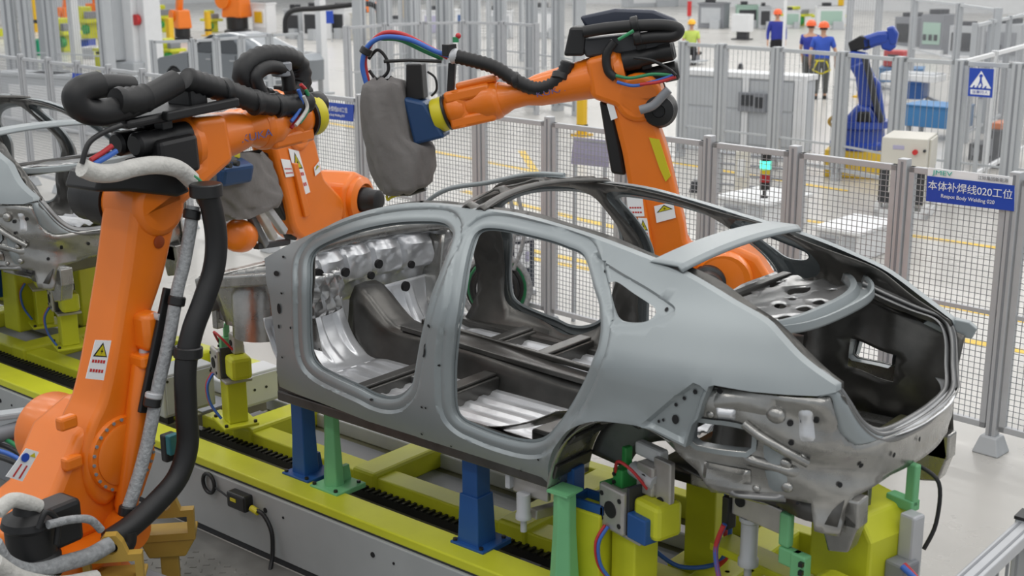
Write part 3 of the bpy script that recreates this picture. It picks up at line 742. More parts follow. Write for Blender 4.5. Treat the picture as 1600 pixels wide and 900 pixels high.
        mb = MB(); mb.lathe(W + T * .118, T, [(.118, 0), (.122, .01), (.122, .07), (.115, .085)], 28); o = s.part(mb, 'tool_flange', 'disc', smooth=35)
        s.bolts(W + T * .2, T, .085, 6, o)
    def hose(s, P, r, name='dress_pack_hose', m='hose', corrugated=True, parent=None):
        if corrugated: C, R = corr(P, r); mb = MB().tube(C, R, 14)
        else: mb = MB().tube(catmull(P, 8), r, 12)
        return s.part(mb, name, m, parent, smooth=70)
    def clamp(s, c, axis, r, name='hose_clamp', m='black', w=.05):
        c = Vector(c); a = Vector(axis).normalized()
        return s.part(MB().lathe(c - a * w / 2, a, [(r * .9, 0), (r, .006), (r, w - .006), (r * .9, w)], 18), name, m, smooth=35)

# ---- the robot in the front left corner
S_A = gd(165, 700, 7.1)
ra = Robot('welding_robot', 'big orange welding robot in the front left corner, nearest the camera', S_A, 95, .30, 'orange welding robots')
ra.base()
hb = ra.hub(.215, -.50, .15)
for u, v in ((112, 722), (104, 660)): ra.part(MB().cbox(ra.px(u, v, .10), (.06, .10, .07), Matrix((ra.n, ra.h, Vector((0, 0, 1)))).transposed()), 'cast_boss', 'orange', bevel=.015)
ra.bolts(ra.S + ra.n * .15, ra.n, .19, 24, hb)
ra.part(MB().lathe(ra.S + ra.n * .15, ra.n, [(.165, 0), (.165, .006), (.15, .012)], 36), 'shoulder_cap', 'orange', hb, smooth=35)
armA = ra.arm([(213, 318), (205, 372), (198, 425), (189, 480), (181, 530), (172, 580), (160, 630), (142, 670), (132, 720), (140, 770), (165, 792), (188, 770), (200, 720), (204, 670), (210, 610), (222, 560), (236, 500), (256, 440), (268, 390), (277, 345), (272, 312), (246, 296), (226, 300)], .13, .27)
ra.label([(148, 531), (173, 532), (161, 594), (133, 591)], .137, 'warning_label', armA)
c = ra.px(248, 378, .13); ra.part(MB().lathe(c, ra.n, [(.034, 0), (.034, .006), (.02, .01)], 20), 'arm_port', 'port', armA, smooth=40)
c = ra.px(270, 335, .13); ra.part(MB().lathe(c, ra.n, [(.03, 0), (.03, .006), (.02, .01)], 20), 'arm_port', 'port', armA, smooth=40)
c = ra.px(244, 330, .13); ra.part(MB().lathe(c, ra.n, [(.03, 0), (.03, .006), (.02, .01)], 20), 'arm_port', 'port', armA, smooth=40)
# counterbalance
a, b = ra.px(233, 492, .16), ra.px(196, 800, .16)
m1 = a.lerp(b, .22)
cb = ra.part(MB().tube([m1, m1.lerp(b, .05), b.lerp(m1, .05), b], [.05, .062, .062, .05], 22), 'counterbalance_cylinder', 'orange', smooth=40)
ra.part(MB().tube([a, m1], .03, 14), 'piston_rod', 'alu', cb, smooth=40)
ra.part(MB().cbox(a.lerp(m1, .35), (.13, .12, .20), Matrix((ra.n, ra.h, Vector((0, 0, 1)))).transposed()), 'clevis', 'orange', cb, bevel=.03, smooth=40)
ra.part(MB().cyl(a - ra.n * .1, a + ra.n * .09, .02, n=14), 'clevis_pin', 'alu', cb, smooth=40)
ra.part(MB().cbox(m1, (.14, .13, .07), Matrix((ra.n, ra.h, Vector((0, 0, 1)))).transposed()), 'end_collar', 'orange', cb, bevel=.015)
ra.part(MB().lathe(b - Vector((0, 0, .10)), (ra.n + Vector((0, 0, 0))), [(.10, -.12), (.11, -.10), (.11, .06), (.09, .08)], 24), 'cylinder_mount', 'orange', cb, smooth=35)
E_A, F_A, W_A = ra.px(224, 318), ra.px(292, 224), ra.px(455, 187)
ra.forearm(E_A, F_A, W_A, .125, .10, -1)
ra.wrist(ra.d)
t = text('arm_lettering', 'KUKA', 'txtblue', ra.root, ra.F0 + ra.d * .40 + ra.n * .121 - ra.up * .02, ra.d, ra.up, .06, sx=1.5)
# black cover plates over the elbow
ra.part(MB().cbox(ra.F0 - ra.d * .18 + ra.up * .19, (.30, .62, .05), Matrix((ra.n, ra.d, ra.up)).transposed()), 'dress_pack_plate', 'black', bevel=.02)
ra.part(MB().cbox(ra.F0 - ra.d * .02 + ra.up * .20 + ra.n * .17, (.05, .50, .05), Matrix((ra.n, ra.d, ra.up)).transposed()), 'dress_pack_rail', 'motor', bevel=.01)
ra.part(MB().cbox(ra.F0 + ra.d * .02 + ra.up * .285 + ra.n * .02, (.20, .12, .17), Matrix((ra.n, ra.d, ra.up)).transposed()), 'hose_bracket', 'black', bevel=.02)
ra.part(MB().cbox(ra.F0 - ra.d * .20 + ra.n * .08 - ra.up * .02, (.20, .26, .20), Matrix((ra.n, ra.d, ra.up)).transposed()), 'motor_box', 'motor', bevel=.025)
pl = [(160, 268), (230, 262), (282, 272), (300, 300), (280, 308), (205, 300), (150, 300)]
ra.part(ra.prism(MB(), ra.outline(pl, .2), -.06, .20), 'elbow_cover', 'black', bevel=.02, smooth=40)
X = lambda pts, l: [ra.px(u, v, l) for u, v in pts]
ra.hose(X([(482, 158), (455, 165), (420, 163), (385, 154), (345, 140), (305, 128), (288, 122)], .10), .062)
ra.hose(X([(275, 128), (245, 145), (215, 160), (185, 170), (155, 176), (128, 170), (118, 152), (130, 138), (155, 132)], .12), .066, corrugated=False)
ra.hose(X([(180, 158), (205, 158), (230, 152)], .14), .070)
ra.hose(X([(128, 172), (120, 152), (140, 140), (170, 134), (205, 136)], -.10), .060, corrugated=False)
for u, v in ((398, 160), (350, 142), (432, 165)): ra.clamp(ra.px(u, v, .10), ra.d, .072)
ra.hose(X([(430, 160), (392, 140), (380, 110), (405, 90), (440, 88), (466, 100), (470, 130), (455, 150)], -.05), .062, 'dress_pack_loop')
ra.hose(X([(410, 150), (400, 120), (420, 105), (446, 112), (452, 140)], .02), .040, 'dress_pack_loop', corrugated=False)
ra.clamp(ra.px(440, 108, .0), (0, 0, 1), .06, 'hose_clamp', 'midgrey', .08)
ra.part(MB().lathe(ra.px(492, 163, .0), ra.d, [(.06, -.06), (.075, -.04), (.075, .04), (.06, .06)], 18), 'hose_connector', 'motor', smooth=40)
for i, (m, pts) in enumerate((('redhose', [(470, 132), (480, 145), (478, 165), (466, 185), (455, 200)]), ('greenhose', [(478, 140), (484, 160), (478, 178), (468, 192)]), ('bluehose', [(466, 140), (472, 160), (464, 178), (455, 190)]), ('whitehose', [(474, 150), (480, 168), (470, 186), (462, 196)]))):
    ra.hose(X(pts, .12 + .015 * i), .011, 'supply_line', m, False)
ra.hose(X([(128, 262), (150, 270), (180, 270), (210, 262), (245, 258), (278, 264), (300, 282)], .26), .046, 'white_sleeve', 'whitehose', False)
for i, m in enumerate(('bluehose', 'greenhose')): ra.hose(X([(300, 275), (312, 285), (318, 300), (322, 315)], .26 + .03 * i), .016, 'supply_line', m, False)
for i, (m, pts) in enumerate((('redhose', [(142, 250), (158, 240), (175, 228)]), ('bluehose', [(148, 256), (166, 246), (182, 236)]), ('hose', [(128, 256), (138, 225), (160, 208), (190, 196)]))):
    ra.hose(X(pts, .22 + .02 * i), .013, 'supply_line', m, False)
ra.hose(X([(322, 295), (332, 330), (338, 375), (334, 420), (318, 470), (300, 520), (290, 575), (291, 640), (293, 695), (278, 745), (245, 785), (205, 822), (170, 845)], .40), .058, 'dress_pack_hose', 'hose', False)
ra.clamp(ra.px(322, 297, .40), (0, 0, 1), .085, w=.07); ra.clamp(ra.px(294, 550, .40), (0, .1, 1), .075, w=.06)
ra.part(MB().bar(ra.px(270, 548, .25), ra.px(294, 550, .40), .03, .05), 'hose_bracket', 'black', bevel=.006)
ra.hose(X([(302, 322), (297, 360), (288, 410), (278, 450), (272, 485), (262, 540), (248, 600), (238, 655), (226, 710), (210, 765), (198, 800)], .30), .034, 'grey_sleeve', 'greysleeve', False)
for u, v in ((300, 335), (276, 470), (238, 628), (199, 798)): ra.clamp(ra.px(u, v, .30), (0, .3, 1), .045, m='black', w=.05)
ra.clamp(ra.px(240, 618, .31), (0, .3, 1), .044, m='alu', w=.03)
ra.part(MB().bar(ra.px(262, 450, .24), ra.px(222, 645, .24), .05, .025, ra.n), 'cable_channel', 'black', bevel=.006)
# first-axis motor and sleeves round the foot
c = ra.px(48, 838, .34)
mo = ra.part(MB().lathe(c + Vector((0, 0, -.20)), (0, 0, 1), [(.125, 0), (.13, .02), (.13, .10), (.115, .12), (.115, .25), (.13, .27), (.12, .30), (.07, .33), (.06, .37)], 26), 'base_motor', 'motor', smooth=35)
ra.part(MB().cbox(c + ra.h * .12 + Vector((0, 0, .02)), (.16, .24, .22), Matrix((ra.n, ra.h, Vector((0, 0, 1)))).transposed()), 'junction_box', 'black', bevel=.025)
ra.part(MB().cbox(c + Vector((.02, -.03, .20)), (.05, .06, .003), Matrix.Rotation(.5, 3, 'Y')), 'motor_tag', 'signw', mo)
ra.hose(X([(-5, 800), (18, 782), (42, 785), (60, 792)], .38), .036, 'white_sleeve', 'whitehose', False)
ra.hose(X([(-10, 850), (10, 880), (50, 893), (100, 880), (140, 868), (172, 850)], .46), .040, 'grey_sleeve', 'greysleeve', False)
ra.hose(X([(-10, 880), (30, 905), (90, 915), (150, 905)], .52), .045, 'white_sleeve', 'whitehose', False)
ra.hose(X([(75, 820), (110, 812), (140, 812), (158, 828)], .50), .020, 'grey_sleeve', 'greysleeve', False)
ra.hose(X([(60, 826), (72, 800), (90, 815), (88, 850)], .48), .014, 'supply_line', 'hose', False)
ra.hose(X([(172, 838), (180, 852), (196, 850), (198, 830)], .42), .05, 'hose_elbow', 'hose', False)
bl = ra.label([(40, 700), (60, 706), (34, 752), (8, 744)], .112, 'base_label', None, False, False)
LB = [ra.px(u, v, .112) + ra.n * .009 for u, v in ((40, 700), (60, 706), (34, 752), (8, 744))]
lat = lambda a, b: LB[0].lerp(LB[1], a).lerp(LB[3].lerp(LB[2], a), b)
ra.part(MB().cyl(lat(.3, .28), lat(.3, .28) + ra.n * .003, .022, n=18), 'label_mark', 'sign', bl)
ra.part(MB().add([lat(.7, .06), lat(.95, .2), lat(.5, .2)], [[0, 1, 2]]), 'label_triangle', 'disc', bl)
for x in (.35, .72): ra.part(MB().add([lat(x - .05, .5), lat(x + .05, .5), lat(x + .05, .94), lat(x - .05, .94)], [[0, 1, 2, 3]]), 'label_text', 'red', bl)

# ---- the robot behind the car, reaching to the left
S_C = Vector((1.04, 3.20, 1.30))
rc = Robot('welding_robot', 'orange welding robot behind the car, stretching left to a hanging grey covered tool', S_C, -150, .55, 'orange welding robots')
rc.base()
hb = rc.hub(.20, -.30, .20)
rc.part(MB().lathe(rc.S + rc.n * .18 - rc.h * -.10, rc.n, [(.12, 0), (.12, .08), (.10, .10), (.10, .20), (.08, .22)], 24), 'shoulder_motor', 'motor', smooth=35)
mb = MB(); c = rc.px(1128, 432, .10); mb.lathe(c - rc.n * .12, rc.n, [(.15, 0), (.185, .03), (.185, .16), (.15, .22), (.06, .24)], 30); rc.part(mb, 'shoulder_cover', 'orange', smooth=45)
armC = rc.arm([(955, 160), (962, 200), (972, 240), (979, 280), (986, 320), (988, 375), (1000, 425), (1040, 470), (1100, 480), (1140, 462), (1150, 425), (1120, 398), (1078, 386), (1069, 350), (1059, 310), (1050, 270), (1041, 235), (1031, 205), (1020, 178), (1005, 150), (985, 130), (965, 138)], .12, .25)
rc.label([(1022, 322), (1052, 315), (1056, 340), (1026, 348)], .125, 'warning_label', armC, True, False)
rc.label([(979, 308), (1004, 308), (1007, 338), (983, 338)], .17, 'warning_label', armC, False, True)
rc.label([(997, 340), (1011, 341), (1017, 386), (1003, 384)], .17, 'warning_label', armC, True, True)
rc.label([(948, 162), (958, 160), (965, 184), (955, 188)], .125, 'arm_plate', armC, False, False)
rc.part(rc.prism(MB(), rc.outline([(981, 308), (1006, 306), (1022, 395), (992, 392)], .165), .11, .165), 'counterbalance_cylinder', 'orange', bevel=.02)
rc.part(rc.prism(MB(), rc.outline([(1014, 215), (1030, 218), (1048, 275), (1040, 284), (1030, 262)], .13), .11, .13), 'arm_stripe', 'disc', armC)
rc.part(rc.prism(MB(), rc.outline([(936, 158), (956, 162), (972, 240), (978, 275), (955, 272), (946, 220)], .05), -.10, .05), 'cable_channel', 'black', bevel=.02)
E_C, F_C, W_C = rc.px(1000, 150), rc.px(965, 113), rc.px(722, 168)
rc.forearm(E_C, F_C, W_C, .130, .10, -1)
mb = MB(); c = rc.px(1030, 172, .10); mb.lathe(c, rc.n, [(.10, -.12), (.122, -.08), (.122, .0), (.105, .03), (.10, .06), (.045, .075), (.04, .06)], 26); o = rc.part(mb, 'elbow_motor_housing', 'motor', smooth=40)
rc.hose([rc.px(u, v, .22) for u, v in ((1000, 172), (1020, 165), (1035, 150), (1045, 140))], .03, 'motor_cable', 'midgrey', False)
t = text('arm_lettering', 'KUKA', 'txtblue', rc.root, rc.F0 + rc.d * .46 + rc.n * .119 - rc.up * .02, rc.d * -1, rc.up, .055, sx=1.4)
TC = (rc.px(655, 190, 0) - rc.W).normalized()
rc.wrist(TC)
rc.part(MB().cbox(rc.W - rc.d * .15 + rc.up * .15, (.13, .30, .05), Matrix((rc.n, rc.d, rc.up)).transposed()), 'wrist_bracket', 'orange', bevel=.02)
XC = lambda pts, l: [rc.px(u, v, l) for u, v in pts]
rc.hose(XC([(712, 88), (745, 96), (775, 106), (805, 125), (835, 138), (862, 132), (880, 115), (888, 95)], .08), .048)
rc.clamp(rc.px(876, 120, .08), (0, .5, 1), .062); rc.clamp(rc.px(806, 125, .08), rc.d, .056)
rc.part(rc.prism(MB(), rc.outline([(890, 42), (916, 42), (912, 88), (880, 88)], .12), -.08, .12), 'hose_bracket', 'black', bevel=.02)
rc.part(rc.prism(MB(), rc.outline([(905, 62), (1000, 52), (1048, 60), (1045, 76), (915, 90)], .10), -.10, .10), 'dress_pack_plate', 'dark', bevel=.015)
rc.part(rc.prism(MB(), rc.outline([(905, 26), (960, 14), (1020, 16), (1055, 30), (1062, 44), (1000, 36), (915, 44)], .0), -.12, .0), 'dress_pack_cover', 'navy', bevel=.02, smooth=50)
rc.hose(XC([(912, 50), (950, 44), (1000, 40), (1040, 40), (1060, 46), (1052, 56), (1020, 58), (990, 62)], .14), .040, corrugated=False)
for u, v in ((992, 38), (996, 58)): rc.clamp(rc.px(u, v, .14), rc.d, .055)
rc.hose(XC([(960, 65), (948, 85), (950, 110), (962, 122)], .16), .030, 'dress_pack_hose', 'hose', False)
for i, (m, pts) in enumerate((('greenhose', [(962, 118), (985, 122), (1020, 116), (1050, 118)]), ('bluehose', [(964, 128), (990, 134), (1020, 128), (1052, 118)]), ('redhose', [(1000, 132), (1030, 128), (1056, 120)]), ('hose', [(990, 90), (1020, 95), (1045, 108), (1056, 118)]), ('greenhose', [(966, 62), (980, 54), (990, 48)]))):
    rc.hose(XC(pts, .20 + .015 * i), .011, 'supply_line', m, False)
rc.part(MB().bar(rc.px(707, 98, .0), rc.px(704, 150, .0), .05, .05, rc.n), 'hose_support', 'black', bevel=.006)
rc.part(MB().lathe(rc.px(708, 88, .08), rc.d * -1, [(.05, -.02), (.05, .03), (.03, .05)], 16), 'hose_connector', 'alu', smooth=40)
vb = rc.part(MB().cbox(rc.px(702, 78, .08), (.06, .09, .08)), 'valve_block', 'black', bevel=.006)
rc.part(MB().cyl(rc.px(712, 66, .08), rc.px(712, 58, .08), .022, n=12), 'valve_knob', 'greenhose', vb); rc.part(MB().sphere(rc.px(716, 56, .08), .02), 'valve_button', 'redhose', vb)
# the covered welding gun it holds
gt = rc.W + TC * .20
rc.part(MB().add(*(lambda P: ([p + rc.n * .10 for p in P] + [p - rc.n * .12 for p in P], [[0, 1, 2, 3], [7, 6, 5, 4], [0, 4, 5, 1], [1, 5, 6, 2], [2, 6, 7, 3], [3, 7, 4, 0]]))([rc.px(634, 150), rc.px(668, 158), rc.px(700, 212), rc.px(652, 224)])), 'tool_plate', 'plate', bevel=.02)
rc.part(rc.prism(MB(), rc.outline([(634, 100), (658, 100), (662, 155), (634, 160)], .02), -.12, .02), 'tool_mast', 'black', bevel=.01)
rc.part(MB().tube(XC([(600, 96), (640, 94), (690, 96)], .02), .012, 8), 'tool_crossbar', 'black')
for i, (m, pts) in enumerate((('bluehose', [(705, 88), (680, 80), (640, 62), (600, 58), (575, 72), (566, 100), (572, 130)]), ('redhose', [(700, 90), (670, 74), (630, 54), (600, 52), (580, 68), (570, 95), (576, 132)]), ('greenhose', [(692, 92), (660, 78), (625, 62), (596, 60)]))):
    rc.hose(XC(pts, .06 - .035 * i), .017, 'supply_line', m, False)
rc.hose(XC([(576, 92), (590, 78), (604, 92), (606, 112), (590, 124), (577, 110)], .0), .012, 'cable_loop', 'hose', False)
rc.hose(XC([(668, 112), (680, 122), (682, 140), (674, 150)], .04), .008, 'supply_line', 'hose', False)
rc.clamp(rc.px(572, 80, .04), (.4, .4, 1), .045)
def cloth(rob, px_left, px_right, half, name, l0=0.0, top=None):
    n = len(px_left)
    def fn(u, v):
        k = v * (n - 1); i = min(int(k), n - 2); t = k - i
        a = rob.px(*px_left[i], l0).lerp(rob.px(*px_left[i + 1], l0), t); b = rob.px(*px_right[i], l0).lerp(rob.px(*px_right[i + 1], l0), t)
        c = (a + b) / 2; r = (b - a) / 2; th = 2 * pi * u
        w = 1 + .05 * sin(3 * th + 5 * v) + .05 * sin(7 * th - 9 * v) + .03 * sin(13 * th + 14 * v)
        x, y = cos(th), sin(th); e = .75
        x = math.copysign(abs(x) ** e, x); y = math.copysign(abs(y) ** e, y)
        hf = half * min(1.0, r.length / .16)
        return c + r * x * w + rob.n * hf * y * w + Vector((0, 0, .012 * sin(5 * th + 20 * v)))
    mb = MB().grid(fn, 56, 34); o = rob.part(mb, name, 'bag', smooth=60); return o
bg = cloth(rc, [(588, 122), (570, 132), (565, 160), (570, 205), (575, 240), (582, 268), (600, 298), (620, 303)], [(612, 122), (630, 128), (640, 165), (652, 215), (676, 228), (678, 262), (672, 288), (640, 303)], .17, 'cloth_cover')
rc.part(MB().tube(XC([(604, 300), (640, 300), (664, 292)], .0), .03, 10), 'gun_tip', 'black', smooth=50)
rc.hose(XC([(604, 306), (606, 312), (612, 308), (624, 304)], .05), .01, 'gun_cable', 'disc', False)

# ---- the robot further left, mostly hidden
S_B = gz(545, 310, 1.30)
rb = Robot('welding_robot', 'orange welding robot beyond the car front, half hidden behind the front left robot', S_B, -75, .55, 'orange welding robots')
rb.base(); rb.hub(.16, -.25, .05)
armB = rb.arm([(425, 205), (432, 240), (442, 280), (452, 320), (462, 360), (485, 378), (525, 368), (540, 320), (520, 292), (507, 276), (500, 245), (492, 215), (476, 196), (450, 190)], .12, .25)
mb = MB(); mb.lathe(rb.S + rb.n * .05, rb.n, [(.20, 0), (.205, .03), (.205, .10), (.15, .13), (.13, .10)], 30); rb.part(mb, 'shoulder_ring', 'orange', smooth=40)
rb.part(MB().lathe(rb.S + rb.n * .10, rb.n, [(.115, 0), (.115, .12), (.10, .14), (.10, .22), (.07, .24)], 24), 'shoulder_motor', 'motor', smooth=40)
rb.label([(450, 232), (466, 236), (484, 300), (468, 308)], .125, 'warning_label', armB, True, True)
rb.label([(438, 248), (452, 250), (460, 275), (446, 277)], .125, 'warning_label', armB, False, True)
rb.label([(490, 262), (498, 252), (500, 268), (492, 275)], .125, 'warning_label', armB, True, False)
rb.part(rb.prism(MB(), rb.outline([(458, 255), (466, 255), (486, 335), (478, 340)], .15), .12, .15), 'arm_rib', 'orange', armB, bevel=.008)
rb.part(rb.prism(MB(), rb.outline([(408, 240), (420, 238), (432, 300), (424, 296)], .05), -.10, .05), 'cable_channel', 'black', bevel=.02)
E_B, F_B, W_B = rb.px(448, 205), rb.px(430, 172), rb.px(350, 208)
rb.forearm(E_B, F_B, W_B, .12, .10, -1)
TB = Vector((.25, -.25, -1))
rb.wrist(TB)
rb.part(MB().cbox(rb.W + TB.normalized() * .27, (.36, .30, .16), Matrix.Rotation(.3, 3, 'Y')), 'tool_plate', 'plate', bevel=.03)
for i in range(4):
    p = rb.px(330 + 12 * i, 264 - 3 * i, .22); rb.part(MB().cyl(p, p + rb.n * .04, .022, n=12), 'tool_plate_bolt', 'black')
cloth(rb, [(318, 242), (312, 262), (318, 300), (330, 330), (345, 345)], [(395, 235), (412, 255), (428, 285), (436, 300), (420, 318)], .17, 'cloth_cover', -.02)
gm = rb.part(MB().lathe(rb.px(372, 368, .0), (.5, -.6, .2), [(.10, -.18), (.135, -.14), (.135, .02), (.11, .06), (.06, .08)], 24), 'gun_motor', 'orange', smooth=40)
for i, (p0, p1, m) in enumerate((((402, 328), (428, 372), 'fix'), ((415, 322), (444, 362), 'alu'), ((392, 338), (414, 384), 'midgrey'))):
    rb.part(MB().bar(rb.px(*p0, .10 - .04 * i), rb.px(*p1, .10 - .04 * i), .06, .06), 'gun_arm', m, bevel=.008)
rb.part(MB().bar(rb.px(430, 310, .0), rb.px(458, 370, .0), .12, .10), 'gun_frame', 'black', bevel=.015)
rb.part(MB().bar(rb.px(400, 385, .0), rb.px(450, 378, .0), .06, .05), 'gun_bracket', 'dark', bevel=.008)
# ------------------------------------------------------------------ floor, walls, lines
def proj(p):
    x, y = p[0] - CAM.x, p[1] - CAM.y
    X = x * _cy - y * _sy; Y = x * _sy + y * _cy; c, s = cos(PITCH), sin(PITCH); h = p[2] - CAM.z
    D = Y * c - h * s; Z = Y * s + h * c; a, b = FPX * X / D, -FPX * Z / D; cr, sr = cos(ROLL), sin(ROLL)
    return (800 + a * cr - b * sr, 450 + a * sr + b * cr)
def top_z(x, y, v):
    lo, hi = -1.0, 8.0
    for _ in range(40):
        m = (lo + hi) / 2
        if proj((x, y, m))[1] > v: lo = m
        else: hi = m
    return lo
fm = mat('sealed_concrete', (0.52, 0.505, 0.475), 0.28, 0, 0.07, 0.7, 0.02, 3.0)
structure(MB().box((-75, -14, -.1), (14, 72, 0)).build('floor', fm))
structure(MB().box((-75, 70, 0), (14, 70.3, 11)).build('wall_back', 'white'))
structure(MB().box((-75.3, -14, 0), (-75, 72, 11)).build('wall_left', 'white'))
tread = mat('tread_plate', (0.24, 0.235, 0.22), 0.42, 0.4, 0.2, 5)
mb = MB(); mb.box((-9, -6, 0), (4.2, -.01, .015))
tr = tag(mb.build('tread_plate_floor', tread), 'grey steel tread plate floor in the foreground beside the yellow railed base', 'floor plate')
mb = MB()
for i in range(26):
    for j in range(20):
        x, y = -1.3 + i * .075 + (j % 2) * .037, -1.45 + j * .065
        a = .7 if (i + j) % 2 else -.7
        mb.cbox((x, y, .0165), (.045, .013, .005), Matrix.Rotation(a, 3, 'Z'), .7)
o = mb.build('tread_lug', tread, tr); o['kind'] = 'stuff'
def floor_line(u0, v0, u1, v1, w, lab, ext=0.0):
    a, b = gz(u0, v0, 0), gz(u1, v1, 0); d = (b - a).normalized(); a -= d * ext; b += d * ext
    tag(MB().bar(a + Vector((0, 0, .002)), b + Vector((0, 0, .002)), w, .004, (0, 0, 1)).build('floor_line', 'linepaint'), lab, 'floor marking', 'yellow floor lines')
floor_line(1460, 523, 1576, 545, .12, 'wide yellow floor line nearest the right end of the near fence', 6)
floor_line(1460, 474, 1580, 498, .12, 'second yellow floor line behind the right end of the near fence', 6)
floor_line(1373, 361, 1590, 392, .12, 'yellow floor line beside the cream control cabinet', 5)
floor_line(720, 245, 800, 261, .13, 'yellow floor line behind the grey covered tool', 2)
floor_line(815, 236, 836, 268, .13, 'short yellow floor line crossing at an angle left of the tall orange arm', 0)
floor_line(500, 190, 560, 200, .13, 'yellow floor line behind the blue sign on the left fence', 2)
floor_line(1100, 262, 1240, 285, .13, 'yellow floor line beside the grey panelled enclosure', 1)
floor_line(855, 330, 905, 342, .14, 'yellow floor line seen through the roof opening of the body', 2)
floor_line(868, 400, 910, 409, .14, 'yellow floor line seen through the rear door opening of the body', 1)

# ------------------------------------------------------------------ line base with yellow rails
def line_base(x0, x1, label, full=True):
    r = thing('line_base', label, 'conveyor base', ((x0 + x1) / 2, .8, 0), 'line bases')
    P = lambda mb, n, m, **k: mb.build(n, m, k.pop('parent', r), **k)
    P(MB().box((x0, 0, .05), (x1, .05, .43)), 'side_panel', 'base', bevel=.006)
    P(MB().box((x0, .02, 0), (x1, .08, .05)), 'kick_strip', 'dark')
    P(MB().box((x0, .05, .12), (x1, 1.60, .30)), 'deck', 'deck', bevel=.01)
    mb = MB(); mb.box((x0, .01, .445), (x1, .21, .50)); P(mb, 'front_rail', 'lime', bevel=.008)
    P(MB().box((x0, .02, .425), (x1, .20, .445)), 'rail_packing', 'dark')
    P(MB().box((x0, .05, .28), (x1, .19, .43)), 'rail_web', 'base')
    mb = MB(); mb.box((x0, .60, .30), (x1, .76, .42)); P(mb, 'inner_rail', 'lime', bevel=.01)
    mb = MB(); mb.box((x0, .53, .30), (x1, .58, .35))
    P(mb, 'drive_chain', 'black')
    x = x0 + .1; k = 0
    mb = MB()
    while x < x1: mb.box((x, .525, .35), (x + .018, .585, .362)); x += .05
    o = P(mb, 'chain_link', 'motor'); o['kind'] = 'stuff'
    P(MB().box((x0, 1.16, .30), (x1, 1.26, .40)), 'far_rail', 'alu', bevel=.01)
    P(MB().box((x0, .82, .30), (x1, 1.10, .31)), 'deck_plate', 'midgrey')
    P(MB().box((x0, 1.5, .30), (x1, 1.6, .44)), 'back_rail', 'lime', bevel=.01)
    x = x0 + .35
    while x < x1 - .3:
        P(MB().box((x, .58, .30), (x + .20, 1.52, .45)), 'crossbeam', 'lime', bevel=.02); x += 1.17
    for xx in (x0 + 1.6, x0 + 3.15):
        if xx < x1 - .3:
            P(MB().box((xx, .06, .485), (xx + .13, .24, .49)), 'rail_notch', 'dark'); P(MB().box((xx, .04, .46), (xx + .12, .06, .478)), 'rail_notch_stop', 'dark')
    for u in range(int((x1 - x0) / .9)):
        for dx in (0, .16):
            P(MB().cyl((x0 + .5 + u * .9 + dx, -.004, .33), (x0 + .5 + u * .9 + dx, .01, .33), .016 if dx == 0 else .008, n=10), 'panel_hole', 'hole')
    return r
B1 = line_base(-1.50, 2.85, 'grey line base with yellow rails under the foreground car body')
B2 = line_base(-9.0, -1.80, 'grey line base with yellow rails under the car body at the left edge')
# things on the front panel
def fr(u, v, y=-.0): return gy(u, v, y)
a = fr(375, 782, -.03); sb = thing('sensor_box', 'small black sensor box on the grey base front with a cable hanging down', 'sensor', a)
MB().cbox(a, (.17, .07, .10)).build('housing', 'black', sb, bevel=.012)
MB().cbox(a + Vector((-.02, -.037, .01)), (.05, .004, .02)).build('label_plate', 'disc', sb)
b = fr(398, 796, -.03); MB().cyl(b - Vector((.03, 0, 0)), b + Vector((.03, 0, -.01)), .02, n=12).build('cable_gland', 'disc', sb)
MB().tube(catmull([b, fr(412, 805, -.03), fr(424, 830, -.03), fr(426, 860, -.03), fr(424, 880, -.05), fr(420, 900, -.10)], 6), .013, 8).build('cable', 'hose', sb, smooth=60)
c = fr(326, 755, -.02); mb = MB(); mb.tube([c + Vector((.055 * cos(t * pi / 12), 0, .062 * sin(t * pi / 12))) for t in range(24)], .012, 8, closed=True)
rg = thing('cable_loop', 'black cable loop hung on the grey base front, left of the sensor box', 'cable', c); mb.build('loop', 'hose', rg, smooth=60)
MB().tube(catmull([c + Vector((.055, 0, -.01)), fr(345, 768, -.02), fr(358, 778, -.02)], 5), .006, 8).build('lead', 'hose', rg)
a = fr(264, 698, -.05); sw = thing('limit_switch', 'teal and black limit switch at the left end of the yellow front rail', 'switch', a)
MB().cbox(a, (.06, .09, .18)).build('body', 'black', sw, bevel=.012); MB().cbox(a + Vector((.045, .0, .03)), (.05, .08, .13)).build('cover', mat('teal_cover', (.02, .16, .19), .4), sw, bevel=.01)

# posts
def taper_post(label, m, x, y, z0, z1, w0, w1, group, round_=False):
    t = thing('support_post', label, 'support post', (x, y, z0), group)
    mb = MB()
    if round_: mb.lathe((x, y, z0), (0, 0, 1), [(w0 / 2, 0), (w0 / 2, .02), (w1 / 2, (z1 - z0) * .62), (w1 / 2 * .96, z1 - z0)], 6)
    else:
        mb.box((x - w0 / 2, y - w0 / 2, z0), (x + w0 / 2, y + w0 / 2, z0 + (z1 - z0) * .55), taper=.86); mb.box((x - w1 / 2, y - w1 / 2, z0 + (z1 - z0) * .5), (x + w1 / 2, y + w1 / 2, z1))
    mb.build('column', m, t, bevel=.006)
    MB().box((x - .10, y - .10, z0 - .02), (x + .13, y + .13, z0 + .012)).build('foot_plate', m, t, bevel=.005)
    MB().box((x - w0 * .15, y + w0 / 2 - .01, z0), (x + w0 * .15, y + .12, z0 + .10), taper=.7).build('gusset', m, t)
    for dx, dy in ((-.08, -.08), (.10, -.08), (.10, .10)): MB().cyl((x + dx, y + dy, z0 + .012), (x + dx, y + dy, z0 + .025), .012, n=8).build('foot_bolt', 'black', t)
    MB().box((x - w1 / 2 - .004, y - w1 / 2 - .004, z1), (x + w1 / 2 + .004, y + w1 / 2 + .004, z1 + .012)).build('pad', m, t)
    return t
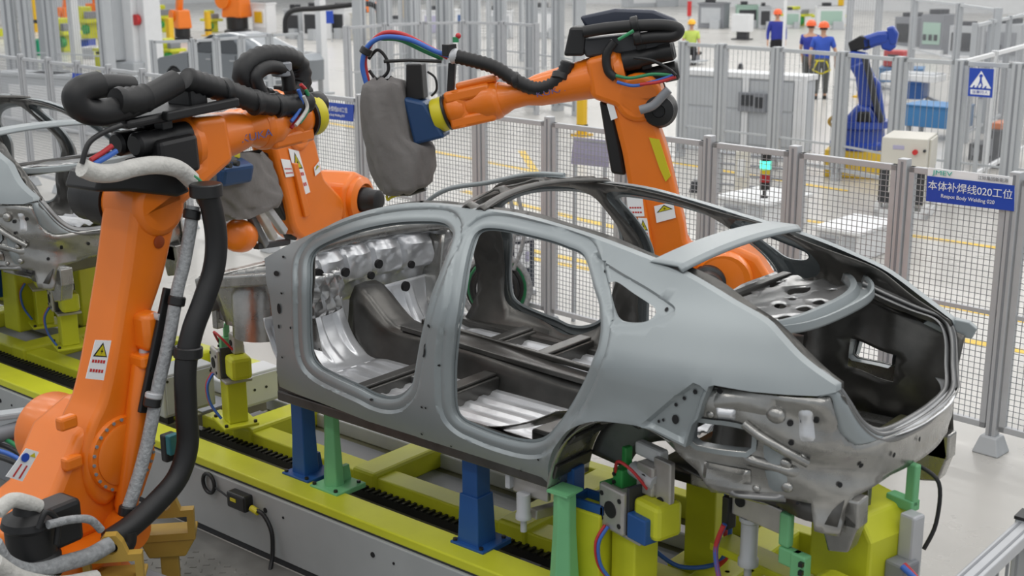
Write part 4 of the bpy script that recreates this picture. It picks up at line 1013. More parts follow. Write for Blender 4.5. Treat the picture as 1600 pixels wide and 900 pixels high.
taper_post('blue support post under the front end of the car sill', 'bluepost', -.03, .26, .50, 1.005, .115, .10, 'support posts under the sill')
taper_post('pale green support post close beside the front blue post', 'greenpost', .24, .24, .50, 1.005, .125, .095, 'support posts under the sill', True)
taper_post('blue support post under the middle of the car sill', 'bluepost', 1.36, .22, .50, 1.005, .145, .105, 'support posts under the sill')
taper_post('pale green support post under the rear end of the car sill', 'greenpost', 2.03, .10, .50, 1.01, .15, .115, 'support posts under the sill', True)
taper_post('blue support post of the left edge line base, under its car body', 'bluepost', -4.12, .26, .50, 1.02, .145, .105, 'support posts under the sill')

# clamp units
def clamp_unit(label, x, y, z0, zc, yaw=0.0, cover=True, jaw='greenpost', hoses=True, col=(.15, .13), sc=1.0, kind=0, cat='clamp fixture'):
    t = thing('clamp_fixture', label, cat, (x, y, z0), 'clamp fixtures')
    R = Matrix.Rotation(yaw, 3, 'Z'); o = Vector((x, y, 0))
    def W(p): return o + R @ Vector((p[0], p[1], 0)) + Vector((0, 0, p[2]))
    def bx(a, b, n, m, bev=.006, par=None, taper=None):
        return MB().box(a, b, R, o, taper).build(n, m, par or t, bevel=bev)
    def cy(p, q, r, n, m, par=None, k=16): return MB().cyl(W(p), W(q), r * sc, n=k).build(n, m, par or t, smooth=40)
    a, b = col; s = sc
    bx((-a * .9, -b * .9, z0), (a * .9, b * .9, z0 + .02), 'foot_plate', 'lime'); bx((-a / 2, -b / 2, z0 + .02), (a / 2, b / 2, zc - .02), 'column', 'lime', .008)
    for dx, dy in ((-.75, -.75), (.75, -.75), (.75, .75)): cy((dx * a, dy * b, z0 + .02), (dx * a, dy * b, z0 + .035), .012, 'foot_bolt', 'black', k=8)
    bx((-.13 * s, -.09 * s, zc - .02), (.13 * s, .09 * s, zc), 'top_plate', 'fix')
    if kind in (0, 2):
        pl = bx((-.10 * s, -.115 * s, zc), (.05 * s, -.085 * s, zc + .19 * s), 'bored_plate', 'fix', .012)
        cy((-.025 * s, -.119 * s, zc + .095 * s), (-.025 * s, -.10 * s, zc + .095 * s), .036, 'bore', 'hole', pl)
        for dx, dz in ((-.08, .04), (.03, .04), (-.08, .15), (.03, .15)): cy((dx * s, -.118 * s, zc + dz * s), (dx * s, -.10 * s, zc + dz * s), .011, 'bolt_hole', 'hole', pl, 8)
        bx((-.09 * s, -.085 * s, zc), (.04 * s, .06 * s, zc + .17 * s), 'clamp_body', 'fix', .01)
        bx((.045 * s, -.09 * s, zc + .01), (.06 * s, .07 * s, zc + .21 * s), 'side_plate', 'dark', .004)
        j = bx((-.08 * s, -.06 * s, zc + .17 * s), (-.02 * s, .04 * s, zc + .25 * s), 'jaw_block', jaw, .008); bx((-.06 * s, -.03 * s, zc + .25 * s), (-.035 * s, .01 * s, zc + .34 * s), 'locating_finger', jaw, .006, j)
        for dz in (.19, .225): cy((-.065 * s, -.068 * s, zc + dz * s), (-.065 * s, -.055 * s, zc + dz * s), .009, 'jaw_screw', 'black', j, 8)
        bx((.02 * s, -.02 * s, zc + .17 * s), (.12 * s, .05 * s, zc + .30 * s), 'arm_block', 'fix', .01)
        cy((.07 * s, -.026 * s, zc + .24 * s), (.07 * s, -.015 * s, zc + .24 * s), .02, 'arm_slot', 'hole')
    if cover: bx((.06 * s, -.07 * s, zc + .02), (.21 * s, .07 * s, zc + .17 * s), 'guard_cover', 'lime', .025)
    if kind == 2:
        bx((.06 * s, -.10 * s, zc), (.17 * s, -.02 * s, zc + .11 * s), 'blue_stop', 'bluepost', .008); bx((-.14 * s, -.08 * s, zc + .03 * s), (-.10 * s, .03 * s, zc + .17 * s), 'green_stop', 'dkgreen', .006)
        bx((-.04 * s, .02 * s, zc + .30 * s), (.12 * s, .07 * s, zc + .36 * s), 'top_bracket', 'white', .015)
        bx((.10 * s, .0, zc + .10 * s), (.20 * s, .03 * s, zc + .34 * s), 'tall_plate', 'fix', .008); cy((.15 * s, -.006 * s, zc + .16 * s), (.15 * s, .004, zc + .16 * s), .022, 'plate_slot', 'hole')
        cy((-.02 * s, .0, zc + .25 * s), (.12 * s, .0, zc + .23 * s), .032, 'air_cylinder', 'alu')
        bx((-.20 * s, -.10 * s, zc - .17 * s), (-.09 * s, -.07 * s, zc + .02), 'lower_plate', 'fix', .008); cy((-.15 * s, -.106 * s, zc - .11 * s), (-.15 * s, -.09 * s, zc - .11 * s), .025, 'plate_slot', 'hole')
    if hoses:
        for i, m in enumerate(('redhose', 'bluehose')):
            MB().tube(catmull([W((-.05 * s + i * .02, -.12 * s, zc + .02)), W((-.06 * s + i * .02, -.16 * s, zc - .06)), W((-.05 * s + i * .02, -.15 * s, zc - .18)), W((.0 + i * .02, -.10 * s, zc - .28))], 6), .009, 8).build('air_hose', m, t, smooth=60)
        MB().tube(catmull([W((-.08 * s, -.05, zc + .2 * s)), W((-.02, -.10, zc + .30 * s)), W((.06, -.08, zc + .28 * s)), W((.10, -.02, zc + .2 * s))], 6), .008, 8).build('air_hose', 'redhose', t, smooth=60)
    return t
clamp_unit('lime clamp fixture on a short column left of the front blue post', -1.03, .53, .50, .83, -.35)
clamp_unit('lime clamp fixture at the left edge, nearest the front left robot arm', -3.42, .78, .50, .80, -.35)
clamp_unit('lime clamp fixture at the extreme left edge under the rear of the left car body', -4.12, .98, .50, .84, -.35, kind=1)
clamp_unit('large clamp fixture with bored plate and blue stop under the rear wheel arch', 2.30, .30, .42, .84, -.25, True, 'dkgreen', True, (.17, .15), 1.15, 2)
# plain lime column and blocks behind
t = thing('lime_column', 'plain lime column standing behind the bored plate clamp under the car tail', 'column', (2.33, .93, .42))
MB().box((2.24, .84, .42), (2.42, 1.02, .98)).build('column', 'lime', t, bevel=.008); MB().box((2.18, .78, .40), (2.56, 1.08, .43)).build('foot_plate', 'lime', t, bevel=.005)
MB().box((2.22, .60, .98), (2.46, 1.1, 1.03)).build('cross_arm', 'black', t, bevel=.008)
MB().tube(catmull([(2.48, .80, .95), (2.56, .74, .80), (2.54, .76, .62), (2.46, .78, .50), (2.30, .70, .47), (2.15, .66, .55)], 6), .012, 8).build('cable', 'bluehose', t, smooth=60)
MB().tube(catmull([(2.50, .80, .70), (2.53, .78, .58), (2.48, .78, .50)], 6), .014, 8).build('air_hose', 'redhose', t, smooth=60)
for p in ((2.50, .84, .435), (2.52, .98, .435)): MB().cyl(p, (p[0], p[1], .45), .014, n=8).build('foot_bolt', 'black', t)
p = gz(920, 775, .93)
t = thing('clamp_block', 'blue clamp bracket on a lime block inside the rear wheel arch', 'clamp fixture', (p.x, p.y, .42))
MB().box((p.x - .14, p.y - .10, .42), (p.x + .14, p.y + .10, .90)).build('block', 'lime', t, bevel=.01)
MB().box((p.x - .10, p.y - .07, .90), (p.x - .04, p.y + .02, 1.08)).build('upright', 'bluepost', t, bevel=.006)
mb = MB(); x, y = p.x + .05, p.y - .02
for a, b in (((x - .1, y - .07), (x + .1, y - .05)), ((x - .1, y + .05), (x + .1, y + .07)), ((x - .1, y - .07), (x - .08, y + .07)), ((x + .08, y - .07), (x + .1, y + .07))): mb.box((*a, .90), (*b, .945))
mb.build('bracket', 'bluepost', t, bevel=.004)
# small bracket with air cylinder below the sill
p = gy(822, 775, .12); t = thing('sill_clamp', 'small plate with an air cylinder hanging below the rear end of the sill', 'clamp', p)
MB().cbox(p + Vector((.02, .02, .05)), (.22, .03, .10)).build('plate', 'fix', t, bevel=.006)
MB().cbox(p + Vector((-.10, .0, .06)), (.03, .05, .08)).build('side_block', 'alu', t, bevel=.004)
MB().lathe(p + Vector((.0, -.02, .02)), (0, 0, -1), [(.035, 0), (.035, .10), (.04, .11), (.04, .13), (.016, .14), (.016, .20)], 18).build('air_cylinder', 'alu', t, smooth=40)
MB().bar(p + Vector((.02, .03, -.1)), p + Vector((.10, .5, -.14)), .05, .05).build('support_arm', 'fix', t, bevel=.006)
# tail fixtures at the right
p = gy(1160, 800, .42); t = thing('clamp_fixture', 'grey clamp fixture with a pale green bracket under the near tail corner', 'clamp fixture', p, 'clamp fixtures')
def bxp(a, b, n, m, bev=.006, par=None, yaw=-.2): return MB().box(a, b, Matrix.Rotation(yaw, 3, 'Z'), p).build(n, m, par or t, bevel=bev)
bxp((-.05, -.02, -.02), (.24, .03, .10), 'clamp_plate', 'fix', .008); bxp((-.05, -.025, .10), (.22, .03, .13), 'pad', 'black', .006)
o = bxp((-.09, -.04, -.10), (-.05, .02, .06), 'side_block', 'black')
MB().cyl(p + Vector((.0, -.03, .06)), p + Vector((.0, -.015, .06)), .026, n=16).build('slot', 'hole', t)
MB().lathe(p + Vector((.03, .02, -.02)), (0, 0, -1), [(.05, 0), (.05, .02), (.04, .03), (.04, .20), (.048, .21), (.048, .24), (.018, .25), (.018, .30)], 20).build('air_cylinder', 'alu', t, smooth=40)
g = bxp((.24, -.04, -.06), (.30, .0, .10), 'green_bracket', 'greenpost', .012); bxp((.25, -.045, -.14), (.36, .0, -.06), 'bracket_step', 'greenpost', .008, g); bxp((.32, -.05, -.32), (.40, .0, -.06), 'bracket_leg', 'greenpost', .008, g); bxp((.16, -.08, -.32), (.40, -.02, -.28), 'bracket_foot', 'greenpost', .006, g)
for dz in (-.09, -.13): MB().cbox(p + Vector((.37, -.13, dz)), (.02, .03, .02)).build('bracket_bolt', 'black', g)
for dx in (.20, .26): MB().cbox(p + Vector((dx, -.13, -.265)), (.025, .03, .02)).build('bracket_bolt', 'black', g)
bxp((.06, -.10, -.42), (.42, .06, -.32), 'clamp_base', 'fix', .03); bxp((.38, .02, -.44), (.58, .16, -.16), 'guard_cover', 'lime', .04)
bxp((.60, -.02, -.38), (.66, .06, -.18), 'end_plate', 'fix', .008)
for dz in (-.20, -.34): MB().cyl(p + Vector((.62, -.16, dz)), p + Vector((.62, -.14, dz)), .016, n=10).build('end_bolt', 'black', t)
bxp((-.04, .10, -.80), (.50, .26, -.40), 'stand', 'lime', .01); bxp((-.30, .12, -.34), (.25, .28, -.30), 'ledge', 'lime', .006)
for i, m in enumerate(('bluehose', 'redhose')): MB().tube(catmull([p + Vector((-.06, -.05 - .01 * i, -.06)), p + Vector((-.09, -.07, -.18)), p + Vector((-.06, -.08, -.32)), p + Vector((.02, -.10, -.46))], 6), .012, 8).build('air_hose', m, t, smooth=60)
p = gz(1352, 782, 1.10); p.z = .42; t = thing('clamp_fixture', 'tall lime guarded clamp fixture below the middle of the car tail', 'clamp fixture', p, 'clamp fixtures')
bxp((-.13, -.11, 0), (.13, .11, .30), 'column', 'lime', .01, None, -.25)
mb = MB(); Rz = Matrix.Rotation(-.25, 3, 'Z'); ex, ey = Rz @ Vector((1, 0, 0)), Rz @ Vector((0, 1, 0))
mb.prism([(-.17, .30), (.17, .30), (.17, .58), (.10, .68), (-.10, .70), (-.17, .60)], p - ey * .16, ex, (0, 0, 1), ey, 0, .34); mb.build('guard_cover', 'lime', t, bevel=.015)
bxp((-.02, -.05, .66), (.05, -.02, .92), 'rod', 'midsteel', .006, None, -.25)
bxp((.17, -.06, .26), (.27, .06, .48), 'valve_body', 'midgrey', .012, None, -.25); bxp((.17, .02, .36), (.25, .10, .68), 'cylinder_body', 'alu', .012, None, -.25)
g = bxp((.13, .10, .68), (.18, .14, .88), 'green_jaw', 'greenpost', .008, None, -.25); bxp((.04, .09, .66), (.18, .15, .71), 'jaw_foot', 'greenpost', .006, g, -.25)
for i, m in enumerate(('redhose', 'bluehose')): MB().tube(catmull([p + Vector((.24, -.10 - i * .02, .48)), p + Vector((.36, -.16, .42)), p + Vector((.38, -.20, .28)), p + Vector((.30, -.22, .10))], 6), .014, 8).build('air_hose', m, t, smooth=60)
MB().tube(catmull([p + Vector((.18, .12, .86)), p + Vector((.28, .12, .80)), p + Vector((.29, .10, .62)), p + Vector((.26, .06, .5))], 6), .010, 8).build('cable', 'hose', t, smooth=60)
p = gz(30, 420, .95); t = thing('clamp_block', 'lime block with a blue bracket under the tail of the left car body', 'clamp fixture', (p.x, p.y, .44))
MB().box((p.x - .12, p.y - .12, .44), (p.x + .12, p.y + .12, .95), taper=.9).build('block', 'lime', t, bevel=.015); MB().box((p.x - .34, p.y - .2, .7), (p.x - .14, p.y, 1.02)).build('bracket', 'bluepost', t, bevel=.01)
p = gz(135, 470, .6); t = thing('lime_column', 'lime column on the left line base behind the clamp fixture, partly behind the robot arm', 'column', (p.x, p.y, .42))
MB().box((p.x - .12, p.y - .12, .42), (p.x + .12, p.y + .12, 1.02)).build('column', 'lime', t, bevel=.01); MB().box((p.x - .32, p.y - .12, .62), (p.x - .14, p.y + .06, .90)).build('white_block', 'white', t, bevel=.01); MB().box((p.x - .12, p.y - .25, .98), (p.x + .02, p.y - .05, 1.22)).build('head_block', 'lime', t, bevel=.01)
# electrical boxes on the base
def ebox(label, u0, v0, u1, v1, z, h, dep, m='grey'):
    a, b = gz(u0, v0, z), gz(u1, v1, z); d = (b - a); L = d.length; d.normalize(); n = Vector((-d.y, d.x, 0)); R = Matrix((d, n, Vector((0, 0, 1)))).transposed()
    t = thing('electrical_box', label, 'electrical box', (a + b) / 2, 'electrical boxes on the base')
    MB().box((0, 0, 0), (L, dep, h), R, a).build('enclosure', m, t, bevel=.012); MB().box((.02, -.008, .02), (L - .02, 0, h - .02), R, a).build('door', m, t, bevel=.004)
    for x, y in ((.08, .85), (.92, .85), (.3, .5), (.6, .5)): MB().cyl(a + R @ Vector((L * x, -.012, h * y)), a + R @ Vector((L * x, -.006, h * y)), .01, n=8).build('screw', 'black', t)
    return t
ebox('light grey electrical box on the base, left of the front lime clamp', 258, 655, 338, 632, .50, .30, .25, 'base')
ebox('white electrical box on the base between the front clamp and the blue post', 380, 640, 440, 622, .44, .24, .2, 'white')
# feeder frame in the left foreground
t = thing('feeder_frame', 'grey framed roller unit with cables at the left edge behind the front robot', 'machine', gz(40, 690, 0))
p = gz(50, 670, .35)
MB().bar(gz(-40, 655, .52), gz(72, 640, .52), .10, .05).build('top_beam', 'grey', t, bevel=.015); MB().bar(gz(80, 645, .52), gz(82, 700, .25), .04, .16).build('end_plate', 'white', t, bevel=.015)
MB().cyl(gz(-40, 690, .40), gz(38, 668, .42), .055, n=20).build('roller', 'midgrey', t, smooth=40)
MB().box((p.x - .5, p.y - .2, 0), (p.x + .25, min(p.y + .5, -.03), .30)).build('frame_body', 'midgrey', t, bevel=.02)
MB().bar(gz(45, 655, .47), gz(75, 690, .30), .20, .02).build('web_plate', 'grey', t, bevel=.006)
MB().cyl(gz(60, 640, .57), gz(98, 640, .55), .035, n=16).build('black_handle', 'black', t, smooth=40)
c = gz(50, 682, .42); MB().tube([c + Vector((.06 * cos(k * pi / 10), -.02, .085 * sin(k * pi / 10))) for k in range(-3, 14)], .014, 8).build('orange_cable', 'orange', t, smooth=60)
for i, m in enumerate(('redhose', 'greenhose', 'hose', 'bluehose', 'hose')): MB().tube(catmull([gz(-10, 672 + 10 * i, .36), gz(15, 680 + 10 * i, .37), gz(35, 700 + 8 * i, .34), gz(30, 730 + 6 * i, .28)], 6), .016, 8).build('cable', m, t, smooth=60)
# yellow lifting lugs
def lug(label, u, v, z, yaw, s=1.0):
    p = gz(u, v, z); t = thing('lifting_lug', label, 'lifting lug', p, 'ochre lifting lugs at the robot foot'); R = Matrix.Rotation(yaw, 3, 'Z')
    w, h, d = .13 * s, .15 * s, .12 * s
    outer = [(-w, 0), (w, 0), (w, h), (.07 * s, h), (.05 * s, h + .06 * s), (.025 * s, h + .095 * s), (-.025 * s, h + .095 * s), (-.05 * s, h + .06 * s), (-.07 * s, h), (-w, h)]
    win = [(-w * .75, .035 * s), (w * .75, .035 * s), (w * .75, h * .78), (-w * .75, h * .78)]; eye = [(.03 * s * cos(k * pi / 6), h + .035 * s + .03 * s * sin(k * pi / 6)) for k in range(12)]
    for sgn in (1,):
        mb = MB(); sheet(mb, densify(outer, .02), [densify(win, .02), eye], lambda x, y: p + R @ Vector((x, 0, y)), .03); mb.build('eye_plate', 'lug', t, solid=.05 * s)
    MB().box((-w, -.02, 0), (w, d + .02, .025), R, p).build('floor_plate', 'lug', t, bevel=.006)
    MB().box((-.05, .0, -z), (.05, .06, .0), R, p).build('support_leg', 'lug', t, bevel=.006)
    MB().prism([(-w, 0), (w, 0), (w * .6, -.09 * s), (-w * .7, -.09 * s)], p, R @ Vector((1, 0, 0)), (0, 0, 1), R @ Vector((0, 1, 0)), -.02, .10 * s).build('keel_plate', 'lug', t, bevel=.01)
    return t
lug('ochre lifting lug on the right of the front robot foot, farther from the camera', 262, 842, .28, .85, 1.2)
lug('ochre lifting lug at the bottom edge, nearest the camera', 180, 912, .46, .85, 1.1)
# second body at the left edge
CAR2 = dup(CAR, (-6.12, .0, .06), 'grey car body shell cut off by the left edge, behind the front robot')
CAR2['group'] = CAR['group'] = 'bare car body shells'
# ------------------------------------------------------------------ mesh fences
def fence_post(p, h, label, group, w=.07, m='alu', d=None, foot=True):
    t = thing('fence_post', label, 'fence post', (p.x, p.y, 0), group)
    R = Matrix.Rotation(atan2(d.y, d.x) if d else 0, 3, 'Z')
    MB().box((-w / 2, -w / 2, 0), (w / 2, w / 2, h), R, (p.x, p.y, 0)).build('upright', m, t, bevel=.006)
    MB().box((-w * .12, -w / 2 - .003, .1), (w * .12, -w / 2, h - .02), R, (p.x, p.y, 0)).build('slot', 'midgrey', t)
    if foot: MB().box((-.10, -.10, 0), (.10, .10, .13), R, (p.x, p.y, 0), taper=.62).build('foot', 'grey', t, bevel=.012)
    return t
def fence_panel(a, b, z0, z1, label, group, pitch=.042, rail=.045, wr=.0022, mid=None, m='alu', vonly=False):
    d = b - a; L = d.length; d.normalize(); c = (a + b) / 2
    t = thing('mesh_fence', label, 'mesh fence', (c.x, c.y, 0), group); n = Vector((-d.y, d.x, 0)); R = Matrix((d, n, Vector((0, 0, 1)))).transposed(); o = (a.x, a.y, 0)
    for (x0, x1, zz0, zz1, nm) in ((0, L, z1 - rail, z1, 'top_rail'), (0, L, z0, z0 + rail, 'bottom_rail'), (0, rail, z0, z1, 'side_rail'), (L - rail, L, z0, z1, 'side_rail')):
        MB().box((x0, -rail / 2, zz0), (x1, rail / 2, zz1), R, o).build(nm, m, t, bevel=.004)
    if mid: MB().box((0, -.015, mid - .015), (L, .015, mid + .015), R, o).build('middle_rail', m, t)
    mb = MB(); k = int(L / pitch)
    for i in range(1, k): x = L * i / k; mb.box((x - wr, -wr, z0), (x + wr, wr, z1), R, o)
    if not vonly:
        k = int((z1 - z0) / pitch)
        for i in range(1, k): z = z0 + (z1 - z0) * i / k; mb.box((0, -wr, z - wr), (L, wr, z + wr), R, o)
    mb.build('wire_mesh', 'wire', t)
    return t
def fpt(x): return Vector((x, 4.66 - .10 * x, 0))
D0 = (fpt(1) - fpt(0)).normalized()
XS = []
for u in (1588, 1412, 1243, 1108, 975, 858, 748): XS.append(next(x for x in [i * .01 for i in range(-600, 400)] if proj((x, fpt(x).y, 2.0))[0] >= u))
step = .93
while XS[-1] > -13.5: XS.append(XS[-1] - step)
XS = [XS[0] + 1.05] + XS
names = {0: 'outside the right edge', 1: 'at the right edge with its whole foot showing', 2: 'between the blue title sign and the cream cabinet', 3: 'right of the green signal light', 4: 'left of the green signal light', 5: 'behind the tall orange robot arm', 6: 'left of the tall orange robot arm', 7: 'right of the hanging grey covered tool'}
ords = ['first', 'second', 'third', 'fourth', 'fifth', 'sixth', 'seventh', 'eighth', 'ninth', 'tenth', 'eleventh', 'twelfth', 'thirteenth', 'fourteenth', 'fifteenth']
FP = []
for i, x in enumerate(XS):
    p = fpt(x); w = names.get(i) or 'on the left, %s beyond the hanging grey tool' % ords[i - 8]
    fence_post(p, 2.03, 'aluminium post of the near mesh fence ' + w, 'near fence posts', .075, d=D0)
    if i:
        a, b = fpt(x) + D0 * .05, fpt(XS[i - 1]) - D0 * .05
        w2 = {1: 'at the right edge, beyond the blue title sign', 2: 'carrying the blue title sign', 3: 'in front of the white machine crate', 4: 'in front of the green signal light', 5: 'right behind the tall orange robot arm', 6: 'left of the tall orange robot arm', 7: 'behind the forearm of the tall orange robot'}.get(i) or 'on the left, %s beyond the grey covered tool' % ords[i - 8]
        FP.append(fence_panel(a, b, .17, 1.98, 'wire mesh panel of the near fence ' + w2, 'near fence panels', mid=1.02 if i in (1, 2, 3) else 1.0))
# title sign on the fence
FN = Vector((D0.y, -D0.x, 0))                             # towards the camera
def onf(u, v, e=.04): return gplane(u, v, fpt(0) + FN * e, atan2(D0.y, D0.x))
def board(name, label, px, m, cat='sign', e=.04, th=.012, group=None, plane=None):
    P = [(plane or onf)(u, v, e) for u, v in px]; c = sum(P, Vector()) / 4
    t = thing(name, label, cat, c, group)
    n = (P[1] - P[0]).cross(P[3] - P[0]).normalized()
    if n.dot(CAM - c) < 0: n = -n
    MB().add(P + [p - n * th for p in P], [[0, 1, 2, 3], [7, 6, 5, 4], [0, 4, 5, 1], [1, 5, 6, 2], [2, 6, 7, 3], [3, 7, 4, 0]]).build('board', m, t)
    at = lambda a, b, k=.004: P[0].lerp(P[1], a).lerp(P[3].lerp(P[2], a), b) + n * k
    return t, at, (P[1] - P[0]), (P[0] - P[3]), n
def quad(at, a0, b0, a1, b1, name, m, t, k=.004): return MB().add([at(a0, b0, k), at(a1, b0, k), at(a1, b1, k), at(a0, b1, k)], [[0, 1, 2, 3]]).build(name, m, t)
t, at, ex, ey, n = board('station_sign', 'blue station title sign with white lettering on the right part of the near fence', [(1450, 262), (1586, 277), (1585, 330), (1447, 314)], 'signw')
quad(at, 0, .24, 1, 1, 'blue_field', 'sign', t)
text('sign_title', '本体补焊线020工位', 'signw', t, at(.5, .53, .006), ex, ey, ey.length * .30, sx=1.02)
text('sign_subtitle', 'Respot Body Welding 020', 'signw', t, at(.48, .80, .006), ex, ey, ey.length * .155)
text('sign_brand', 'JMEV', 'teal', t, at(.18, .12, .006), ex, ey, ey.length * .19, sx=1.5)
text('sign_company', '江铃集团新能源', 'txtgrey', t, at(.76, .13, .006), ex, ey, ey.length * .13)
t, at, ex, ey, n = board('station_sign', 'blue station sign on the left part of the near fence behind the hose loop', [(497, 158), (552, 164), (551, 190), (496, 184)], 'sign', group=None)
text('sign_title', '本体补焊线010工位', 'signw', t, at(.5, .38, .006), ex, ey, ey.length * .34, sx=.85)
text('sign_subtitle', 'Respot Body Welding 010', 'signw', t, at(.5, .72, .006), ex, ey, ey.length * .20, sx=.9)
t, at, ex, ey, n = board('station_sign', 'small blue station sign on the far left fence above the hose bundle', [(113, 114), (153, 119), (152, 137), (112, 132)], 'sign')
text('sign_title', '补焊工位', 'signw', t, at(.5, .35, .006), ex, ey, ey.length * .42, sx=1.2); text('sign_subtitle', 'Respot Station', 'signw', t, at(.5, .75, .006), ex, ey, ey.length * .22)
t, at, ex, ey, n = board('lilac_board', 'pale lilac board standing behind the near fence left of the tall robot arm', [(896, 214), (950, 220), (950, 262), (892, 256)], 'lilac', 'board', -.35)
quad(at, .05, .05, .95, .12, 'top_edge', 'grey', t)
MB().bar(at(.1, 1, -.01), Vector((*at(.1, 1, 0).xy, 0)), .03, .03).build('leg', 'grey', t); MB().bar(at(.9, 1, -.01), Vector((*at(.9, 1, 0).xy, 0)), .03, .03).build('leg', 'grey', t)
# second fence across the aisle
def row(px, z, h, gname, desc, w=.12, m='grey', pan=True, vonly=True, pitch=.09, rail=.06, z0=.15, mid=None, mesh=True):
    P = [Vector((*gz(u, v, z).xy, 0)) for u, v in px]
    for i, p in enumerate(P):
        d = (P[min(i + 1, len(P) - 1)] - P[max(i - 1, 0)]).normalized()
        fence_post(p, h, '%s post, %s from the left' % (desc, ords[i]), gname + ' posts', w, m, d, False)
        if i and pan: fence_panel(P[i - 1] + d * w * .5, p - d * w * .5, z0, h - .02, '%s panel, %s from the left' % (desc, ords[i - 1]), gname + ' panels', pitch if mesh else 5.0, rail, .003, mid, m, vonly)
row([(1068, 64), (1128, 68), (1216, 73), (1318, 80), (1408, 88), (1502, 93), (1592, 98), (1690, 103)], 2.0, 2.0, 'aisle fence', 'pale grey fence across the aisle', .13, 'grey', mid=.55)
row([(1524, 36), (1550, 30), (1578, 24), (1612, 17), (1660, 9)], 2.2, 2.2, 'far right fence', 'pale grey fence running back at top right', .10, 'grey')
row([(1504, 92), (1555, 79), (1605, 66), (1660, 52)], 2.0, 2.0, 'side fence', 'white side fence going back behind the pedestrian sign', .09, 'white')
row([(236, 62), (300, 60), (337, 58), (376, 55), (420, 52), (470, 49)], 2.0, 2.0, 'cell fence', 'grey fence in front of the distant grey car', .07, 'grey', mid=1.1, mesh=False, rail=.05)
row([(560, -8), (598, -10), (640, -12), (690, -14), (735, -14), (780, -14), (830, -12), (872, -10), (905, -8)], 2.6, 2.6, 'far cell fence', 'tall grey fence at the back behind the grey covered tool', .22, 'grey', mid=1.2)
row([(540, 40), (600, 36), (660, 33), (722, 32), (785, 33), (838, 36)], 2.0, 2.0, 'middle cell fence', 'grey fence midway behind the grey covered tool', .10, 'alu', mid=1.0)
row([(562, 118), (585, 122), (612, 112), (628, 96), (655, 108), (672, 92), (706, 104), (724, 90), (748, 110), (764, 92), (788, 104), (815, 96), (850, 108), (872, 92)], 0, 2.9, 'tall aisle post', 'tall grey aisle post behind the grey covered tool', .13, 'grey', pan=False)
row([(10, -10), (36, -10), (75, -10), (160, -8)], 2.6, 2.6, 'far left fence', 'tall grey fence at the far upper left', .25, 'grey', mid=1.2)
row([(1330, -10), (1375, -8), (1430, -4), (1500, 4), (1560, 12)], 2.4, 2.4, 'far machine fence', 'grey fence before the grey machines at top right', .14, 'grey', mid=1.2)
# pedestrian crossing sign
aisle = lambda u, v, e: gplane(u, v, gz(1502, 93, 2.0) + Vector((0, -.20, 0)), 0.06)
t, at, ex, ey, n = board('pedestrian_sign', 'blue square pedestrian crossing sign with a white triangle at upper right', [(1515, 106), (1553, 108), (1550, 153), (1512, 150)], 'sign', plane=aisle)
MB().add([at(.5, .08), at(.94, .68), at(.06, .68)], [[0, 1, 2]]).build('white_triangle', 'signw', t)
mb = MB(); mb.add([at(.47, .30, .006), at(.53, .30, .006), at(.55, .45, .006), at(.60, .58, .006), at(.55, .60, .006), at(.50, .50, .006), at(.44, .60, .006), at(.40, .58, .006), at(.45, .45, .006)], [list(range(9))]); mb.build('walker_mark', 'sign', t)
MB().cyl(at(.5, .26, .004), at(.5, .26, .007), .025, n=12).build('walker_head', 'sign', t)
for k in range(4): MB().add([at(.22 + .16 * k, .60, .006), at(.28 + .16 * k, .60, .006), at(.25 + .16 * k, .68, .006), at(.17 + .16 * k, .68, .006)], [[0, 1, 2, 3]]).build('crossing_stripe', 'sign', t)
quad(at, .10, .75, .90, .92, 'text_strip', 'signw', t)
text('sign_text', '注意行人', 'sign', t, at(.5, .835, .007), ex, ey, ey.length * .12, sx=1.2)
p = at(.5, 1, -.03); MB().bar((p.x, p.y + .03, 0), (p.x, p.y + .03, p.z), .05, .05).build('sign_post', 'grey', t)
# rail end at the lower right corner
a, b = gz(1604, 826, 1.02), gz(1500, 922, 1.02)
t = thing('guard_rail', 'aluminium guard rail in the bottom right corner, seen from above', 'guard rail', (a.x, a.y, 0))
d = (b - a).normalized(); MB().bar(a, b + d * .6, .09, .06, (0, 0, 1)).build('top_rail', 'alu', t, bevel=.008)
for e in (-.022, .022): MB().bar(a + Vector((-d.y * e, d.x * e, .031)), b + d * .6 + Vector((-d.y * e, d.x * e, .031)), .010, .003, (0, 0, 1)).build('rail_slot', 'midgrey', t)
q = a - d * .03 ; MB().box((q.x - .05, q.y - .05, 0), (q.x + .05, q.y + .05, 1.06)).build('end_post', 'alu', t, bevel=.008); MB().box((q.x - .052, q.y - .052, 1.06), (q.x + .052, q.y + .052, 1.075)).build('post_cap', 'black', t)
for k in range(9):
    w = a + d * (.08 + .12 * k); MB().bar((w.x, w.y, .1), (w.x, w.y, 1.0), .012, .012).build('vertical_bar', 'wire', t)
